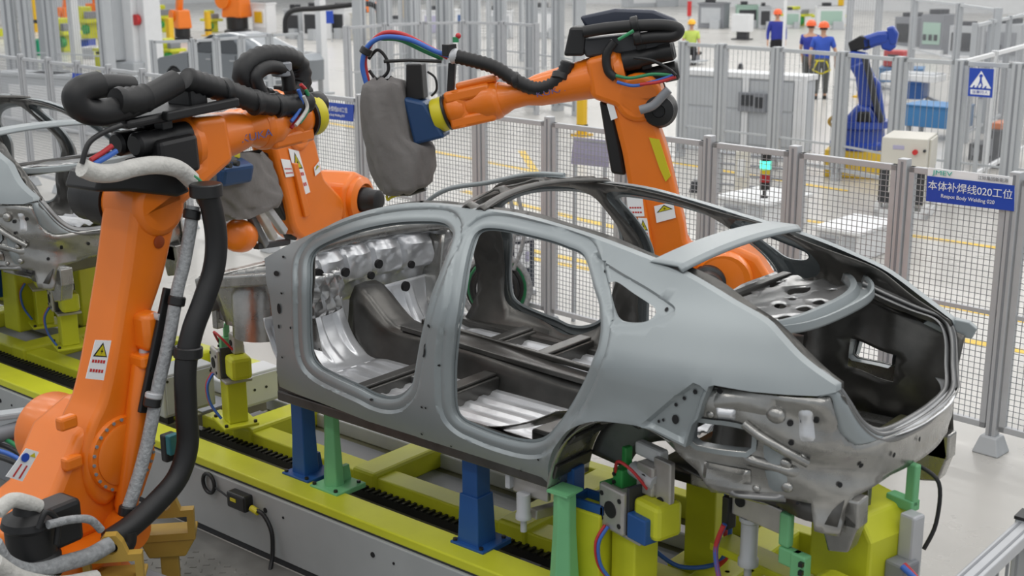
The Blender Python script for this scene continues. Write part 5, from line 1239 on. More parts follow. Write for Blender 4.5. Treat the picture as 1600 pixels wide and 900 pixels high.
# ------------------------------------------------------------------ background equipment
class Item:
    def __init__(s, name, label, cat, u0, v0, u1, v1, vtop, depth, group=None, z=0.0):
        s.a, s.b = gz(u0, v0, z), gz(u1, v1, z); d = s.b - s.a; s.L = d.length; s.d = d.normalized(); s.n = Vector((-s.d.y, s.d.x, 0)); s.dep = depth
        if s.n.dot(CAM - s.a) > 0: s.n = -s.n
        s.h = top_z(s.a.x, s.a.y, vtop) - z if vtop is not None else 1.0
        s.R = Matrix((s.d, s.n, Vector((0, 0, 1)))).transposed(); c = (s.a + s.b) / 2 + s.n * depth / 2
        s.t = thing(name, label, cat, c, group)
    def bx(s, x0, x1, y0, y1, z0, z1, name, m, par=None, bev=.01, taper=None):      # x, z as fractions; y in metres behind the front
        return MB().box((x0 * s.L, y0, z0 * s.h), (x1 * s.L, y1, z1 * s.h), s.R, s.a, taper).build(name, m, par or s.t, bevel=bev)
    def p(s, x, y, z): return s.a + s.R @ Vector((x * s.L, y, z * s.h))
    def cy(s, p, q, r, name, m, par=None): return MB().cyl(s.p(*p), s.p(*q), r, n=12).build(name, m, par or s.t, smooth=40)
# cream control cabinet
c = Item('control_cabinet', 'cream and dark control cabinet with a red stop button, left of the title sign', 'cabinet', 1370, 339, 1440, 345, 214, .75)
c.bx(0, 1, 0, c.dep, .18, 1, 'body', 'cream'); c.bx(-.08, 1.1, .02, c.dep + .1, 0, .10, 'pallet_rail', 'white'); c.bx(-.08, .05, .02, .2, 0, .18, 'pallet_foot', 'white'); c.bx(.95, 1.1, .02, .2, 0, .18, 'pallet_foot', 'white'); c.bx(.95, 1.1, c.dep - .1, c.dep + .1, 0, .18, 'pallet_foot', 'white')
c.bx(.0, 1.0, -.01, .0, .19, .60, 'lower_panel', 'dark'); c.bx(.22, .62, -.02, -.01, .32, .61, 'cream_door', 'cream'); o = c.bx(.36, .85, -.03, -.02, .48, .60, 'screen', 'dark'); c.bx(.36, .60, -.03, -.02, .38, .46, 'keypad', 'midgrey'); c.bx(-.03, .0, .05, c.dep - .05, .2, .62, 'side_vent', 'dark')
c.bx(1.0, 1.05, .15, c.dep - .1, .62, .98, 'side_box', 'cream'); c.cy((.75, -.05, .84), (.75, 0, .84), .035, 'stop_button', 'red'); c.cy((.95, -.03, .86), (.95, 0, .86), .02, 'key_switch', 'dark'); c.bx(.25, .50, -.008, 0, .86, .91, 'name_plate', 'lilac')
# blue robot
def blue_robot():
    b = gz(1340, 272, 0); s = (gz(1370, 272, 0) - gz(1312, 268, 0)).length
    r = thing('blue_robot', 'blue welding robot on a yellow plinth beyond the aisle fence', 'robot', b)
    X = lambda u, v: gplane(u, v, b, 0.35); k = .0082
    MB().cbox(b + Vector((0, 0, .22)), (.95, .9, .44), Matrix.Rotation(.3, 3, 'Z')).build('plinth', 'linepaint', r, bevel=.02)
    e = X(1345, 215); MB().lathe((e.x, e.y, .44), (0, 0, 1), [(.48, 0), (.48, .08), (.38, .12), (.36, .30), (.44, .34), (.44, .44)], 28).build('base', 'rblue', r, smooth=35)
    def limb(pts, w, name, m='rblue', bev=.05):
        P = [X(*q) for q in pts]; n = Vector((sin(.35), -cos(.35), 0))
        o = MB(); vs = [p + n * w for p in P] + [p - n * w for p in P]; N = len(P)
        o.add(vs, [list(range(N)), list(range(N, 2 * N))[::-1]] + [[i, N + i, N + (i + 1) % N, (i + 1) % N] for i in range(N)]); return o.build(name, m, r, bevel=bev, smooth=45)
    limb([(1322, 205), (1326, 178), (1342, 160), (1362, 165), (1374, 190), (1370, 208)], .30, 'shoulder_housing')
    limb([(1344, 168), (1338, 120), (1328, 102), (1352, 92), (1366, 118), (1372, 168)], .19, 'lower_arm'); limb([(1360, 160), (1366, 118), (1376, 130), (1384, 190), (1370, 190)], .12, 'link_bar')
    limb([(1328, 78), (1356, 82), (1360, 108), (1350, 118), (1332, 112), (1326, 96)], .17, 'elbow_housing'); limb([(1345, 58), (1372, 49), (1390, 48), (1390, 68), (1372, 71), (1348, 80)], .14, 'forearm')
    limb([(1376, 60), (1392, 60), (1402, 72), (1392, 80), (1378, 76)], .13, 'wrist', bev=.03); limb([(1386, 42), (1397, 40), (1404, 52), (1401, 70), (1390, 70)], .14, 'tool_flange', bev=.03)
    limb([(1326, 66), (1345, 55), (1362, 60), (1362, 74), (1330, 80)], .14, 'cable_bundle', 'black', .02); limb([(1320, 86), (1328, 84), (1328, 108), (1320, 106)], .12, 'elbow_motor', 'black', .02); limb([(1342, 170), (1362, 170), (1366, 190), (1340, 190)], .32, 'shoulder_motor', 'black', .04)
    MB().tube(catmull([X(1364, 88) + Vector((0, -.3, 0)), X(1372, 118) + Vector((0, -.3, 0)), X(1380, 155) + Vector((0, -.3, 0)), X(1390, 188) + Vector((0, -.3, 0))], 5), .05, 10).build('dress_hose', 'dark', r, smooth=60)
    MB().tube(catmull([X(1318, 178), X(1300, 184), X(1296, 192), X(1306, 200)], 5), .03, 8).build('cable', 'lug', r)
blue_robot()
# tables and machines to the right
for (u0, v0, u1, v1, vt, lab, m) in ((1408, 214, 1490, 222, 162, 'blue machine table in front, right of the blue robot', 'tblue'), (1400, 168, 1440, 170, 128, 'middle blue grey machine table with white sheets', 'bluepost'), (1372, 140, 1440, 142, 106, 'rear teal blue machine table with a red box on it', 'tblue')):
    c = Item('machine_table', lab, 'table', u0, v0, u1, v1, vt, .8, 'blue machine tables')
    c.bx(0, 1, 0, .8, .35, .95, 'table_body', m); c.bx(-.02, 1.02, -.03, .83, .95, 1.0, 'table_top', m); c.bx(.03, .10, .1, .2, 0, .35, 'leg', 'grey'); c.bx(.9, .97, .1, .2, 0, .35, 'leg', 'grey'); c.bx(.03, .10, 1.0 - .35, 1.1 - .35, 0, .35, 'leg', 'grey'); c.bx(.9, .97, 1.0 - .35, 1.1 - .35, 0, .35, 'leg', 'grey')
    if 'white' in lab:
        o = c.p(.45, .4, 1.0); w = thing('white_sheet_stack', 'stack of white sheets on the middle machine table', 'sheets', o); MB().cbox(o + Vector((0, 0, .09)), (1.3, .7, .16)).build('sheets', 'white', w, bevel=.02); MB().cbox(o + Vector((0, 0, .18)), (1.2, .6, .03)).build('top_sheet', 'grey', w)
    if 'red' in lab:
        o = c.p(.35, .4, 1.0); w = thing('red_box', 'red box on the rear machine table', 'box', o); MB().cbox(o + Vector((0, 0, .22)), (.55, .4, .42)).build('body', 'red', w, bevel=.03); MB().cbox(o + Vector((0, -.21, .3)), (.3, .02, .06)).build('handle', 'dark', w)
for (u0, v0, u1, v1, vt, lab, m, dm) in ((1395, 78, 1432, 80, 26, 'grey machine block behind the blue robot arm', 'midgrey', 'dark'), (1436, 84, 1470, 86, 22, 'dark green grey machine right of the grey machine block', 'midgrey', 'teck'), (1480, 92, 1520, 94, 40, 'grey machine cabinet at upper right behind the fence', 'grey', 'dark'), (1530, 100, 1590, 104, 36, 'long grey machine cabinet at the upper right edge', 'grey', 'midgrey')):
    c = Item('machine_cabinet', lab, 'machine', u0, v0, u1, v1, vt, 1.2, 'grey machine cabinets'); c.bx(0, 1, 0, 1.2, 0, 1, 'body', m); c.bx(.1, .9, -.03, 0, .25, .8, 'front_panel', dm); c.bx(.2, .7, .2, .8, 1, 1.12, 'top_box', 'dark'); c.bx(-.15, 1.1, -.2, 0, .0, .12, 'foot_ledge', 'white')
    for k in range(3): c.bx(.15 + .25 * k, .3 + .25 * k, -.06, -.03, .35, .5, 'door_window', 'dark')
c = Item('dark_cabinet', 'dark cabinet with a grey screen behind the fence right of the cream cabinet', 'cabinet', 1512, 250, 1534, 252, 224, .5); c.bx(0, 1, 0, .5, 0, 1, 'body', 'dark'); c.bx(.2, .8, -.02, 0, .3, .75, 'screen', 'midgrey')
c = Item('dark_machine', 'tall dark machine with an orange top at the right edge behind the fences', 'machine', 1536, 262, 1560, 264, 196, .8); c.bx(0, 1, 0, .8, 0, .9, 'body', 'dark'); c.bx(.2, .9, .1, .6, .9, 1.05, 'top_cover', 'orange'); c.bx(.1, .5, -.03, 0, .3, .7, 'door', 'midgrey')
# grey panelled enclosure (centre right)
c = Item('enclosure', 'pale grey panelled enclosure with a dark control panel, behind the aisle fence', 'enclosure', 1062, 222, 1252, 240, 108, .45)
c.bx(0, 1, 0, .45, 0, .96, 'body', 'grey'); c.bx(-.01, 1.01, -.04, .49, .93, 1, 'top_frame', 'white')
for x in (0, .3, .52, .93): c.bx(x, x + .05, -.05, 0, 0, .95, 'frame_upright', 'white')
for x0, x1 in ((.06, .29), (.36, .51), (.58, .92)): o = c.bx(x0, x1, -.02, 0, .06, .50, 'lower_door', 'grey'); c.bx(x0, x1, -.02, 0, .53, .90, 'upper_door', 'grey')
o = c.bx(.50, .72, -.10, -.02, .50, .75, 'control_panel', 'midgrey'); c.bx(.53, .62, -.13, -.10, .58, .72, 'screen', 'dark', o); c.bx(.64, .70, -.12, -.10, .56, .70, 'button_field', 'dark', o)
c.bx(.98, 1.02, -.06, 0, 0, 1, 'door_post', 'white')
c = Item('panel_frame', 'open pale frame with dark horizontal bars below the enclosure', 'frame', 1120, 300, 1238, 312, 236, .5)
for k in (.2, .45, .7, .95): c.bx(0, 1, 0, .08, k - .02, k + .02, 'crossbar', 'midgrey')
for x in (0, .33, .66, .97): c.bx(x, x + .04, 0, .1, 0, 1, 'upright', 'grey')
c = Item('cream_post_box', 'narrow cream post box behind the green signal light', 'box', 1146, 318, 1166, 319, 236, .3); c.bx(0, 1, 0, .3, 0, 1, 'body', 'cream'); c.bx(.2, .8, -.02, 0, .5, .85, 'door', 'white')
# white crates near the fence
for (u0, v0, u1, v1, vt, lab, h) in ((1272, 400, 1340, 412, 352, 'white machine crate behind the near fence, in front of the yellow floor line', 1), (1122, 352, 1196, 366, 304, 'white machine crate below the green signal light', 1)):
    c = Item('machine_crate', lab, 'machine', u0, v0, u1, v1, vt, .9, 'white machine crates'); c.bx(0, 1, 0, .9, 0, .88, 'body', 'white', bev=.02); c.bx(-.05, 1.05, -.05, .95, .88, 1, 'lid', 'white'); c.bx(.1, .55, -.02, 0, .3, .75, 'vent_panel', 'grey'); c.bx(.62, .92, -.02, 0, .1, .8, 'door', 'grey')
    for k in range(4): c.bx(.14, .50, -.03, -.02, .36 + .09 * k, .40 + .09 * k, 'vent_slot', 'midgrey')
    if h and 'signal' in lab:
        p = c.p(.70, .25, 1.0); s = thing('signal_light', 'signal light with a lit green lamp over yellow and red, on the white crate', 'signal light', p); z = p.z
        zt = [top_z(p.x, p.y, v) for v in (306, 296, 284, 272, 264, 251, 240)]; r = .065
        MB().lathe((p.x, p.y, z), (0, 0, 1), [(.05, 0), (.05, .02), (.025, .03), (.025, zt[1] - z)], 16).build('pole', 'black', s, smooth=40)
        for i, (nm, m) in enumerate((('base_ring', 'black'), ('red_lamp', 'lampred'), ('yellow_lamp', 'lampyellow'), ('green_lamp', 'lampgreen'), ('cap', 'black'))):
            MB().cyl((p.x, p.y, zt[1 + i]), (p.x, p.y, zt[2 + i] - .004), r * (1.12 if nm == 'green_lamp' else 1), n=20).build(nm, m, s, smooth=40)
# dark controller and cable reel seen through the rear door
c = Item('robot_controller', 'dark blue robot controller with a white label, seen through the rear door opening', 'controller', 800, 462, 836, 458, 378, .45)
c.bx(0, 1.0, 0, .45, .12, 1, 'body', 'navy', bev=.015); c.bx(.08, .75, -.02, 0, .50, .95, 'white_label', 'signw'); c.bx(.55, .70, -.028, -.02, .62, .80, 'label_picture', 'lilac'); c.bx(-.05, 1.05, -.03, .48, 1.0, 1.06, 'top_cover', 'alu'); c.bx(0, 1, -.05, .5, 0, .08, 'base_frame', 'alu'); c.bx(.1, .7, .1, .4, 1.06, 1.3, 'plug_panel', 'black')
p = gz(778, 448, .35); r = thing('cable_reel', 'coiled black and green cables beside the dark controller', 'cable coil', (p.x, p.y, 0)); n = Vector((.5, -.85, .1)).normalized(); x, y, _ = frame_of(n)
for i, (rad, m) in enumerate(((.30, 'hose'), (.27, 'greenhose'), (.24, 'hose'), (.33, 'greysleeve'), (.21, 'hose'))):
    MB().tube([p + n * (.04 * i) + (x * cos(k * pi / 14) + y * sin(k * pi / 14)) * rad for k in range(28)], .028, 8, closed=True).build('cable_turn', m, r, smooth=60)
MB().cyl(p - n * .1, p + n * .1, .10, n=18).build('hub', 'black', r); MB().bar(p + n * .1, Vector((p.x, p.y, .0)) + n * .1, .06, .06).build('stand', 'alu', r); MB().box((p.x - .3, p.y - .15, 0), (p.x + .5, p.y + .15, .05)).build('foot', 'alu', r)
for i in range(3):
    a = gz(775 + 10 * i, 380, 1.0); MB().tube(catmull([p + Vector((.1 * i, 0, .2)), p + Vector((.05 + .12 * i, .05, .55)), p + Vector((-.05 + .1 * i, .1, 1.0))], 5), .02, 8).build('cable', 'greysleeve', r, smooth=60)
c = Item('dark_box', 'dark box on the floor beside the cable coil', 'box', 742, 432, 756, 434, 410, .3); c.bx(0, 1, 0, .3, 0, 1, 'body', 'black'); c.bx(.2, .8, -.01, 0, .4, .8, 'label', 'midgrey')
# bollards
for (u, v, vt, lab) in ((909, 212, 150, 'yellow bollard left of the tall orange robot arm'), (168, 62, 24, 'yellow bollard left of the white column'), (58, 50, -20, 'yellow bollard at far upper left'), (268, 82, 28, 'yellow bollard right of the white column'), (326, 56, 18, 'yellow bollard left of the distant orange robot base'), (1312, 40, -10, 'yellow bollard above the workers on the right'), (627, 40, 0, 'yellow bollard behind the grey covered tool'), (1345, 152, 108, 'yellow bollard behind the blue robot')):
    p = gz(u, v, 0); h = max(.8, top_z(p.x, p.y, vt)); s = thing('bollard', lab, 'bollard', p, 'yellow bollards'); w = .16 if v > 150 else .22
    MB().box((p.x - w / 2, p.y - w / 2, 0), (p.x + w / 2, p.y + w / 2, h)).build('post', 'yellow', s, bevel=.02); MB().box((p.x - w, p.y - w, 0), (p.x + w, p.y + w, .04)).build('foot_plate', 'yellow', s); MB().box((p.x - w * .52, p.y - w * .52, h * .2), (p.x + w * .52, p.y + w * .52, h * .28)).build('black_band', 'black', s)
# white column and posts
p = gz(218, 112, 0)
s = thing('column', 'thick white building column at upper left', 'column', p); MB().box((p.x - .55, p.y - .5, 0), (p.x + .55, p.y + .5, 9)).build('shaft', 'white', s, bevel=.04); MB().box((p.x - .75, p.y - .7, 0), (p.x + .75, p.y + .7, .35)).build('plinth', 'grey', s, bevel=.04); MB().box((p.x + .56, p.y - .3, 0), (p.x + .9, p.y + .3, 9)).build('duct', 'white', s, bevel=.02); MB().box((p.x - .5, p.y - .85, .4), (p.x + .1, p.y - .5, 2.2)).build('switch_box', 'grey', s, bevel=.02)
MB().cyl((p.x + .62, p.y - .45, 1.6), (p.x + .62, p.y - .32, 1.6), .16, n=16).build('red_button', 'red', s)
for (u, v, w, h, lab, m) in ((121, 104, .26, 6, 'thin white post left of the thick column', 'white'), (506, 147, .20, 6, 'thin white post behind the front robot wrist', 'white'), (80, 112, .40, 6, 'grey post at upper left', 'grey'), (1222, 120, .07, 4, 'slim white pole beside the man in dark blue', 'white')):
    p = gz(u, v, 0); s = thing('white_post', lab, 'post', p, 'standing posts'); MB().box((p.x - w / 2, p.y - w / 2, 0), (p.x + w / 2, p.y + w / 2, h)).build('shaft', m, s, bevel=.01); MB().box((p.x - w, p.y - w, 0), (p.x + w, p.y + w, .05)).build('foot', 'grey', s)
# distant orange robots
def far_robot(lab, u, v, sc, az, m='orange'):
    p = gz(u, v, 0); s = thing('distant_robot', lab, 'robot', p, 'distant robots'); h = Vector((cos(az), sin(az), 0)); l = Vector((h.y, -h.x, 0)); q = lambda f, z, k=0: p + h * f * sc + l * k * sc + Vector((0, 0, z * sc))
    MB().lathe(p, (0, 0, 1), [(.45 * sc, 0), (.45 * sc, .1 * sc), (.36 * sc, .15 * sc), (.36 * sc, .55 * sc)], 20).build('base', 'black', s, smooth=40)
    MB().cbox(q(0, .95), (.8 * sc, .7 * sc, .85 * sc), Matrix.Rotation(az, 3, 'Z'), .85).build('carousel', m, s, bevel=.06 * sc)
    MB().cyl(q(.3, 1.1, -.4), q(.3, 1.1, .4), .28 * sc, n=20).build('shoulder_joint', m, s, smooth=40)
    MB().bar(q(.3, 1.1), q(-.05, 2.3), .26 * sc, .34 * sc, h).build('lower_arm', m, s, bevel=.04 * sc)
    MB().cyl(q(-.05, 2.35, -.25), q(-.05, 2.35, .25), .22 * sc, n=18).build('elbow', m, s, smooth=40)
    MB().cyl(q(-.35, 2.45), q(1.2, 2.5), .15 * sc, .10 * sc, n=16).build('forearm', m, s, smooth=40); MB().cyl(q(-.7, 2.44), q(-.35, 2.45), .12 * sc, n=12).build('drive_motor', 'black', s, smooth=40)
    MB().cbox(q(1.3, 2.35), (.2 * sc, .2 * sc, .35 * sc)).build('wrist', 'black', s, bevel=.03)
    MB().tube(catmull([q(-.4, 2.6), q(.3, 2.8), q(.9, 2.65), q(1.3, 2.2)], 5), .05 * sc, 8).build('dress_hose', 'black', s, smooth=60)
far_robot('distant orange robot at upper left, above the dark car roof', 372, 52, 1.35, 3.4); far_robot('distant orange robot between the two yellow bollards at upper left', 286, 62, .9, 2.9); far_robot('distant orange robot left of the white column', 108, 48, .8, 3.0); far_robot('distant orange robot above the red and green hoses', 578, 52, 1.0, 2.6); far_robot('small distant orange robot right of the thin white post at upper left', 150, 46, .9, .2)
# assorted far equipment
def crate(name, label, cat, u0, v0, u1, v1, vt, dep, m, m2, group=None):
    c = Item(name, label, cat, u0, v0, u1, v1, vt, dep, group); c.bx(0, 1, 0, dep, 0, 1, 'body', m, bev=.03); c.bx(.12, .88, -.03, 0, .2, .8, 'panel', m2); c.bx(-.03, 1.03, -.04, dep + .04, .94, 1.0, 'rim', m); return c
c = crate('green_bin', 'bright green bin standing at upper left', 'bin', 40, 86, 62, 87, 62, .8, 'green', 'green')
def lime_fixture(lab, u, v, hpx, s=1.0):
    p = gz(u, v, 0); h = top_z(p.x, p.y, v - hpx); t = thing('lime_fixture', lab, 'fixture', p, 'distant lime fixtures')
    MB().box((p.x - .25 * s, p.y - .25 * s, 0), (p.x + .25 * s, p.y + .25 * s, h * .5)).build('column', 'lime', t, bevel=.02); MB().box((p.x - .6 * s, p.y - .4 * s, h * .5), (p.x + .55 * s, p.y + .4 * s, h * .62)).build('table', 'lime', t, bevel=.02); MB().box((p.x - .3 * s, p.y - .3 * s, h * .62), (p.x + .05 * s, p.y + .2 * s, h)).build('clamp_head', 'lime', t, bevel=.03); MB().box((p.x + .2 * s, p.y - .3 * s, h * .62), (p.x + .45 * s, p.y + .2 * s, h * .85)).build('grey_clamp', 'midgrey', t, bevel=.02)
    MB().cyl((p.x + .3 * s, p.y - .42 * s, h * .3), (p.x + .3 * s, p.y - .25 * s, h * .3), .2 * s, n=16).build('dark_drum', 'dkgreen', t)
for lab, u, v, hp, s in (('lime fixture left of the thin white post at upper left', 104, 80, 52, 1), ('lime fixture right of the thin white post', 140, 60, 50, 1), ('lime fixture against the left side of the thick column', 172, 100, 40, .8), ('lime fixture right of the thick column', 256, 50, 42, .8), ('lime fixture between column and dark car', 268, 100, 40, .8), ('lime fixture beside the distant orange robot base', 332, 50, 34, .8), ('lime fixture at the top above the red helmets', 1295, 42, 30, 1.2), ('lime fixture at the top, right of the slim white pole', 1244, 40, 30, 1.2)): lime_fixture(lab, u, v, hp, s)
c = crate('lime_cart', 'lime yellow sloping cart at upper left', 'cart', 150, 108, 182, 107, 85, 1.2, 'lime', 'lime')
c = crate('blue_bin', 'blue bin behind the thin white post', 'bin', 126, 78, 140, 78, 62, .7, 'rblue', 'sign'); c = crate('white_tank', 'white rounded tank beside the blue bin', 'tank', 128, 92, 150, 92, 74, .9, 'white', 'grey')
c = crate('grey_screen', 'grey framed partition left of the thick column', 'partition', 158, 55, 190, 57, -8, .2, 'grey', 'lilac'); c = crate('yellow_lamp_bar', 'pale yellow long bar machine at the left edge', 'machine', -10, 62, 28, 58, 42, .5, 'cream', 'lime')
c = crate('grey_counter', 'pale grey counter wall behind the left fence', 'counter', 0, 200, 190, 215, 112, .6, 'grey', 'white')
c = crate('white_station', 'white station cabinet with a yellow hazard board behind the dark car', 'cabinet', 395, 52, 418, 53, 4, .6, 'white', 'signw'); o = c.p(.5, -.05, .35); MB().box((o.x - .25, o.y - .04, o.z), (o.x + .25, o.y, o.z + .5)).build('yellow_board', 'yellow', c.t)
for i, (u0, v0, u1, v1, vt, lab, m, m2) in enumerate(((445, 60, 470, 61, 14, 'grey cabinet with dark windows left of the thin white post', 'grey', 'dark'), (474, 62, 500, 63, 12, 'white cabinet directly left of the thin white post', 'white', 'dark'), (515, 60, 540, 61, 12, 'white cabinet with a tall dark slot right of the thin white post', 'white', 'dark'), (548, 62, 572, 63, 20, 'cream machine left of the upper hose arch', 'cream', 'grey'), (600, 66, 640, 67, 30, 'grey machine under the red hose arch', 'grey', 'white'), (660, 60, 700, 60, 16, 'white machine above the green hose', 'white', 'lilac'), (712, 60, 742, 60, 14, 'pale machine with blue parts at top centre', 'white', 'bluepost'), (760, 60, 800, 60, 16, 'pale machine left of the hose bracket at top centre', 'white', 'grey'), (830, 60, 880, 60, 12, 'pale grey machine at top, left of the black hose bracket', 'grey', 'white'), (1090, 44, 1130, 45, 4, 'grey machine between the hi-vis worker and the white box', 'midgrey', 'grey'), (1150, 44, 1185, 44, 8, 'dark glazed machine behind the white box', 'teck', 'dark'), (1186, 46, 1204, 46, 10, 'dark glazed machine left of the man in dark blue', 'grey', 'dark'), (980, 12, 1060, 10, -20, 'grey machine at the top edge above the robot', 'grey', 'white'), (1226, 44, 1250, 44, 16, 'small white machine right of the slim pole', 'white', 'teck'), (1276, 46, 1320, 46, 10, 'white machine behind the workers at the top', 'white', 'teck'))):
    c = crate('far_machine', lab, 'machine', u0, v0, u1, v1, vt, .8, m, m2, 'distant machines'); c.bx(.2, .5, .2, .6, 1, 1.15, 'top_unit', 'dark'); c.bx(.55, .9, -.3, -.05, 0, .35, 'step_box', 'grey')
c = Item('white_control_box', 'white control box on a dark stand left of the man in dark blue', 'control box', 1142, 62, 1168, 63, 22, .5); c.bx(0, 1, 0, .5, .32, 1, 'box', 'white'); c.bx(.25, .85, .1, .4, .05, .32, 'stand', 'dark'); c.bx(0, 1, 0, .5, 0, .05, 'foot', 'dark')
c = Item('red_beacon', 'red beacon above the worker in the lime vest', 'beacon', 1072, 60, 1080, 60, 2, .2); c.bx(.3, .7, .05, .15, 0, .6, 'pole', 'grey'); c.bx(.1, .9, .0, .2, .6, 1, 'lamp', 'red')
c = Item('blue_board', 'blue board on a fence behind the thin white post', 'sign', 494, 66, 522, 66, 17, .06); c.bx(0, 1, 0, .06, .6, 1, 'board', 'sign'); c.bx(.1, .15, .0, .05, 0, .6, 'leg', 'grey'); c.bx(.85, .9, .0, .05, 0, .6, 'leg', 'grey')
c = Item('blue_tool_box', 'blue tool box on the floor right of the hose loop', 'tool box', 466, 120, 482, 121, 98, .5); c.bx(0, 1, 0, .5, 0, .8, 'body', 'rblue'); c.bx(.1, .9, .1, .4, .8, 1, 'lid', 'sign')
for u, v in ((1086, 300), (1100, 302), (1214, 312), (1157, 108)):
    p = gz(u, v, 0); s = thing('floor_socket', 'small dark fitting on the floor ' + {1086: 'left of the signal light crate', 1100: 'beside the first dark fitting', 1214: 'right of the signal light crate', 1157: 'in front of the man in dark blue'}[u], 'fitting', p, 'floor fittings'); MB().cyl(p, p + Vector((0, 0, .16)), .09, .06, n=12).build('body', 'dark', s); MB().cyl(p + Vector((0, 0, .16)), p + Vector((0, 0, .2)), .03, n=8).build('cap', 'grey', s)
# hanging black cable at top
a, b = gz(445, 40, 2.0), gz(583, 60, 2.2)
MBt = MB().tube(catmull([gd(446, 52, 30), gd(447, 28, 30), gd(460, 16, 30), gd(500, 13, 30), gd(545, 8, 30), gd(575, 6, 30), gd(590, 14, 30), gd(592, 36, 30)], 6), .06, 8)
tag(MBt.build('overhead_cable', 'hose'), 'black cable arching along the top, left of the red hose arch', 'cable')
# distant complete car
def far_car():
    X0, Y0 = -23.6, 15.6
    t = thing('grey_car', 'dark grey sedan with closed doors far behind the fence at upper left', 'car', (X0 + 2.3, Y0 + .9, 0))
    z0 = .13
    low = [(0, .35), (.05, .62), (.35, .76), (1.3, .92), (1.7, .95), (4.1, .98), (4.6, .95), (4.72, .8), (4.7, .3), (4.35, .22), (4.3, .22)] + [(3.72 + .36 * cos(a), .22 + .36 * sin(a)) for a in [pi * k / 8 for k in range(0, 9)]] + [(1.3, .22)] + [(.93 + .36 * cos(a), .22 + .36 * sin(a)) for a in [pi * k / 8 for k in range(0, 9)]] + [(.3, .22)]
    ex, ez, ey = Vector((1, 0, 0)), Vector((0, 0, 1)), Vector((0, 1, 0)); o = Vector((X0, Y0, z0))
    MB().prism(low, o, ex, ez, ey, 0, 1.8).build('body', 'carpaint', t, bevel=.07, smooth=40, seg=3)
    prof = [(1.25, .93), (1.75, 1.22), (2.15, 1.40), (2.7, 1.46), (3.2, 1.42), (3.8, 1.22), (4.4, .98)]
    def cab(u, v):
        k = u * 6; i = min(int(k), 5); f = k - i; x = prof[i][0] * (1 - f) + prof[i + 1][0] * f; z = prof[i][1] * (1 - f) + prof[i + 1][1] * f
        s = sin(pi * v); zz = .92 + (z - .92) * min(1, s * 1.6); y = .9 - (.84 - .26 * min(1, s * 1.6) * min(1, (z - .92) / .3)) * cos(pi * v)
        return o + Vector((x, y, zz))
    MB().grid(cab, 24, 16).build('roof', 'carpaint', t, smooth=60)
    for nm, P in (('front_side_window', [(1.62, .97), (2.05, 1.27), (2.48, 1.33), (2.48, .97)]), ('rear_side_window', [(2.60, .97), (2.60, 1.33), (3.15, 1.30), (3.45, 1.14), (3.5, .97)]), ('quarter_window', [(3.58, .99), (3.55, 1.12), (3.85, 1.02)])):
        vs = [o + Vector((x, .055 + .72 * (z - .95) if False else .05 + .60 * (z - .95), z)) for x, z in P]; MB().add([v - Vector((0, .015, 0)) for v in vs], [list(range(len(vs)))]).build(nm, 'glassdark', t, solid=.01)
    MB().add([o + Vector(p) - Vector((.02, 0, -.02)) for p in ((1.28, .22, .96), (1.28, 1.58, .96), (2.05, 1.42, 1.36), (2.05, .38, 1.36))], [[0, 1, 2, 3]]).build('windscreen', 'grey', t, solid=.01)
    for x in (.93, 3.72):
        for y in (.12, 1.68): w = MB().lathe(o + Vector((x, y - .1, .2)), (0, 1, 0), [(.2, 0), (.32, .01), (.33, .1), (.32, .19), (.2, .2)], 24).build('wheel', 'black', t, smooth=40); MB().lathe(o + Vector((x, y - .105, .2)), (0, 1, 0), [(.2, 0), (.2, .21)], 16).build('rim', 'alu', w)
    for x in (2.54, 1.58, 3.5): MB().box((X0 + x, Y0 - .008, z0 + .3), (X0 + x + .02, Y0, z0 + .94)).build('door_seam', 'dark', t)
    for x in (2.35, 3.3): MB().box((X0 + x, Y0 - .03, z0 + .80), (X0 + x + .18, Y0, z0 + .83)).build('door_handle', 'alu', t)
    MB().box((X0 - .02, Y0 + .15, z0 + .52), (X0 + .12, Y0 + .5, z0 + .64)).build('headlamp', 'white', t, bevel=.02)
far_car()
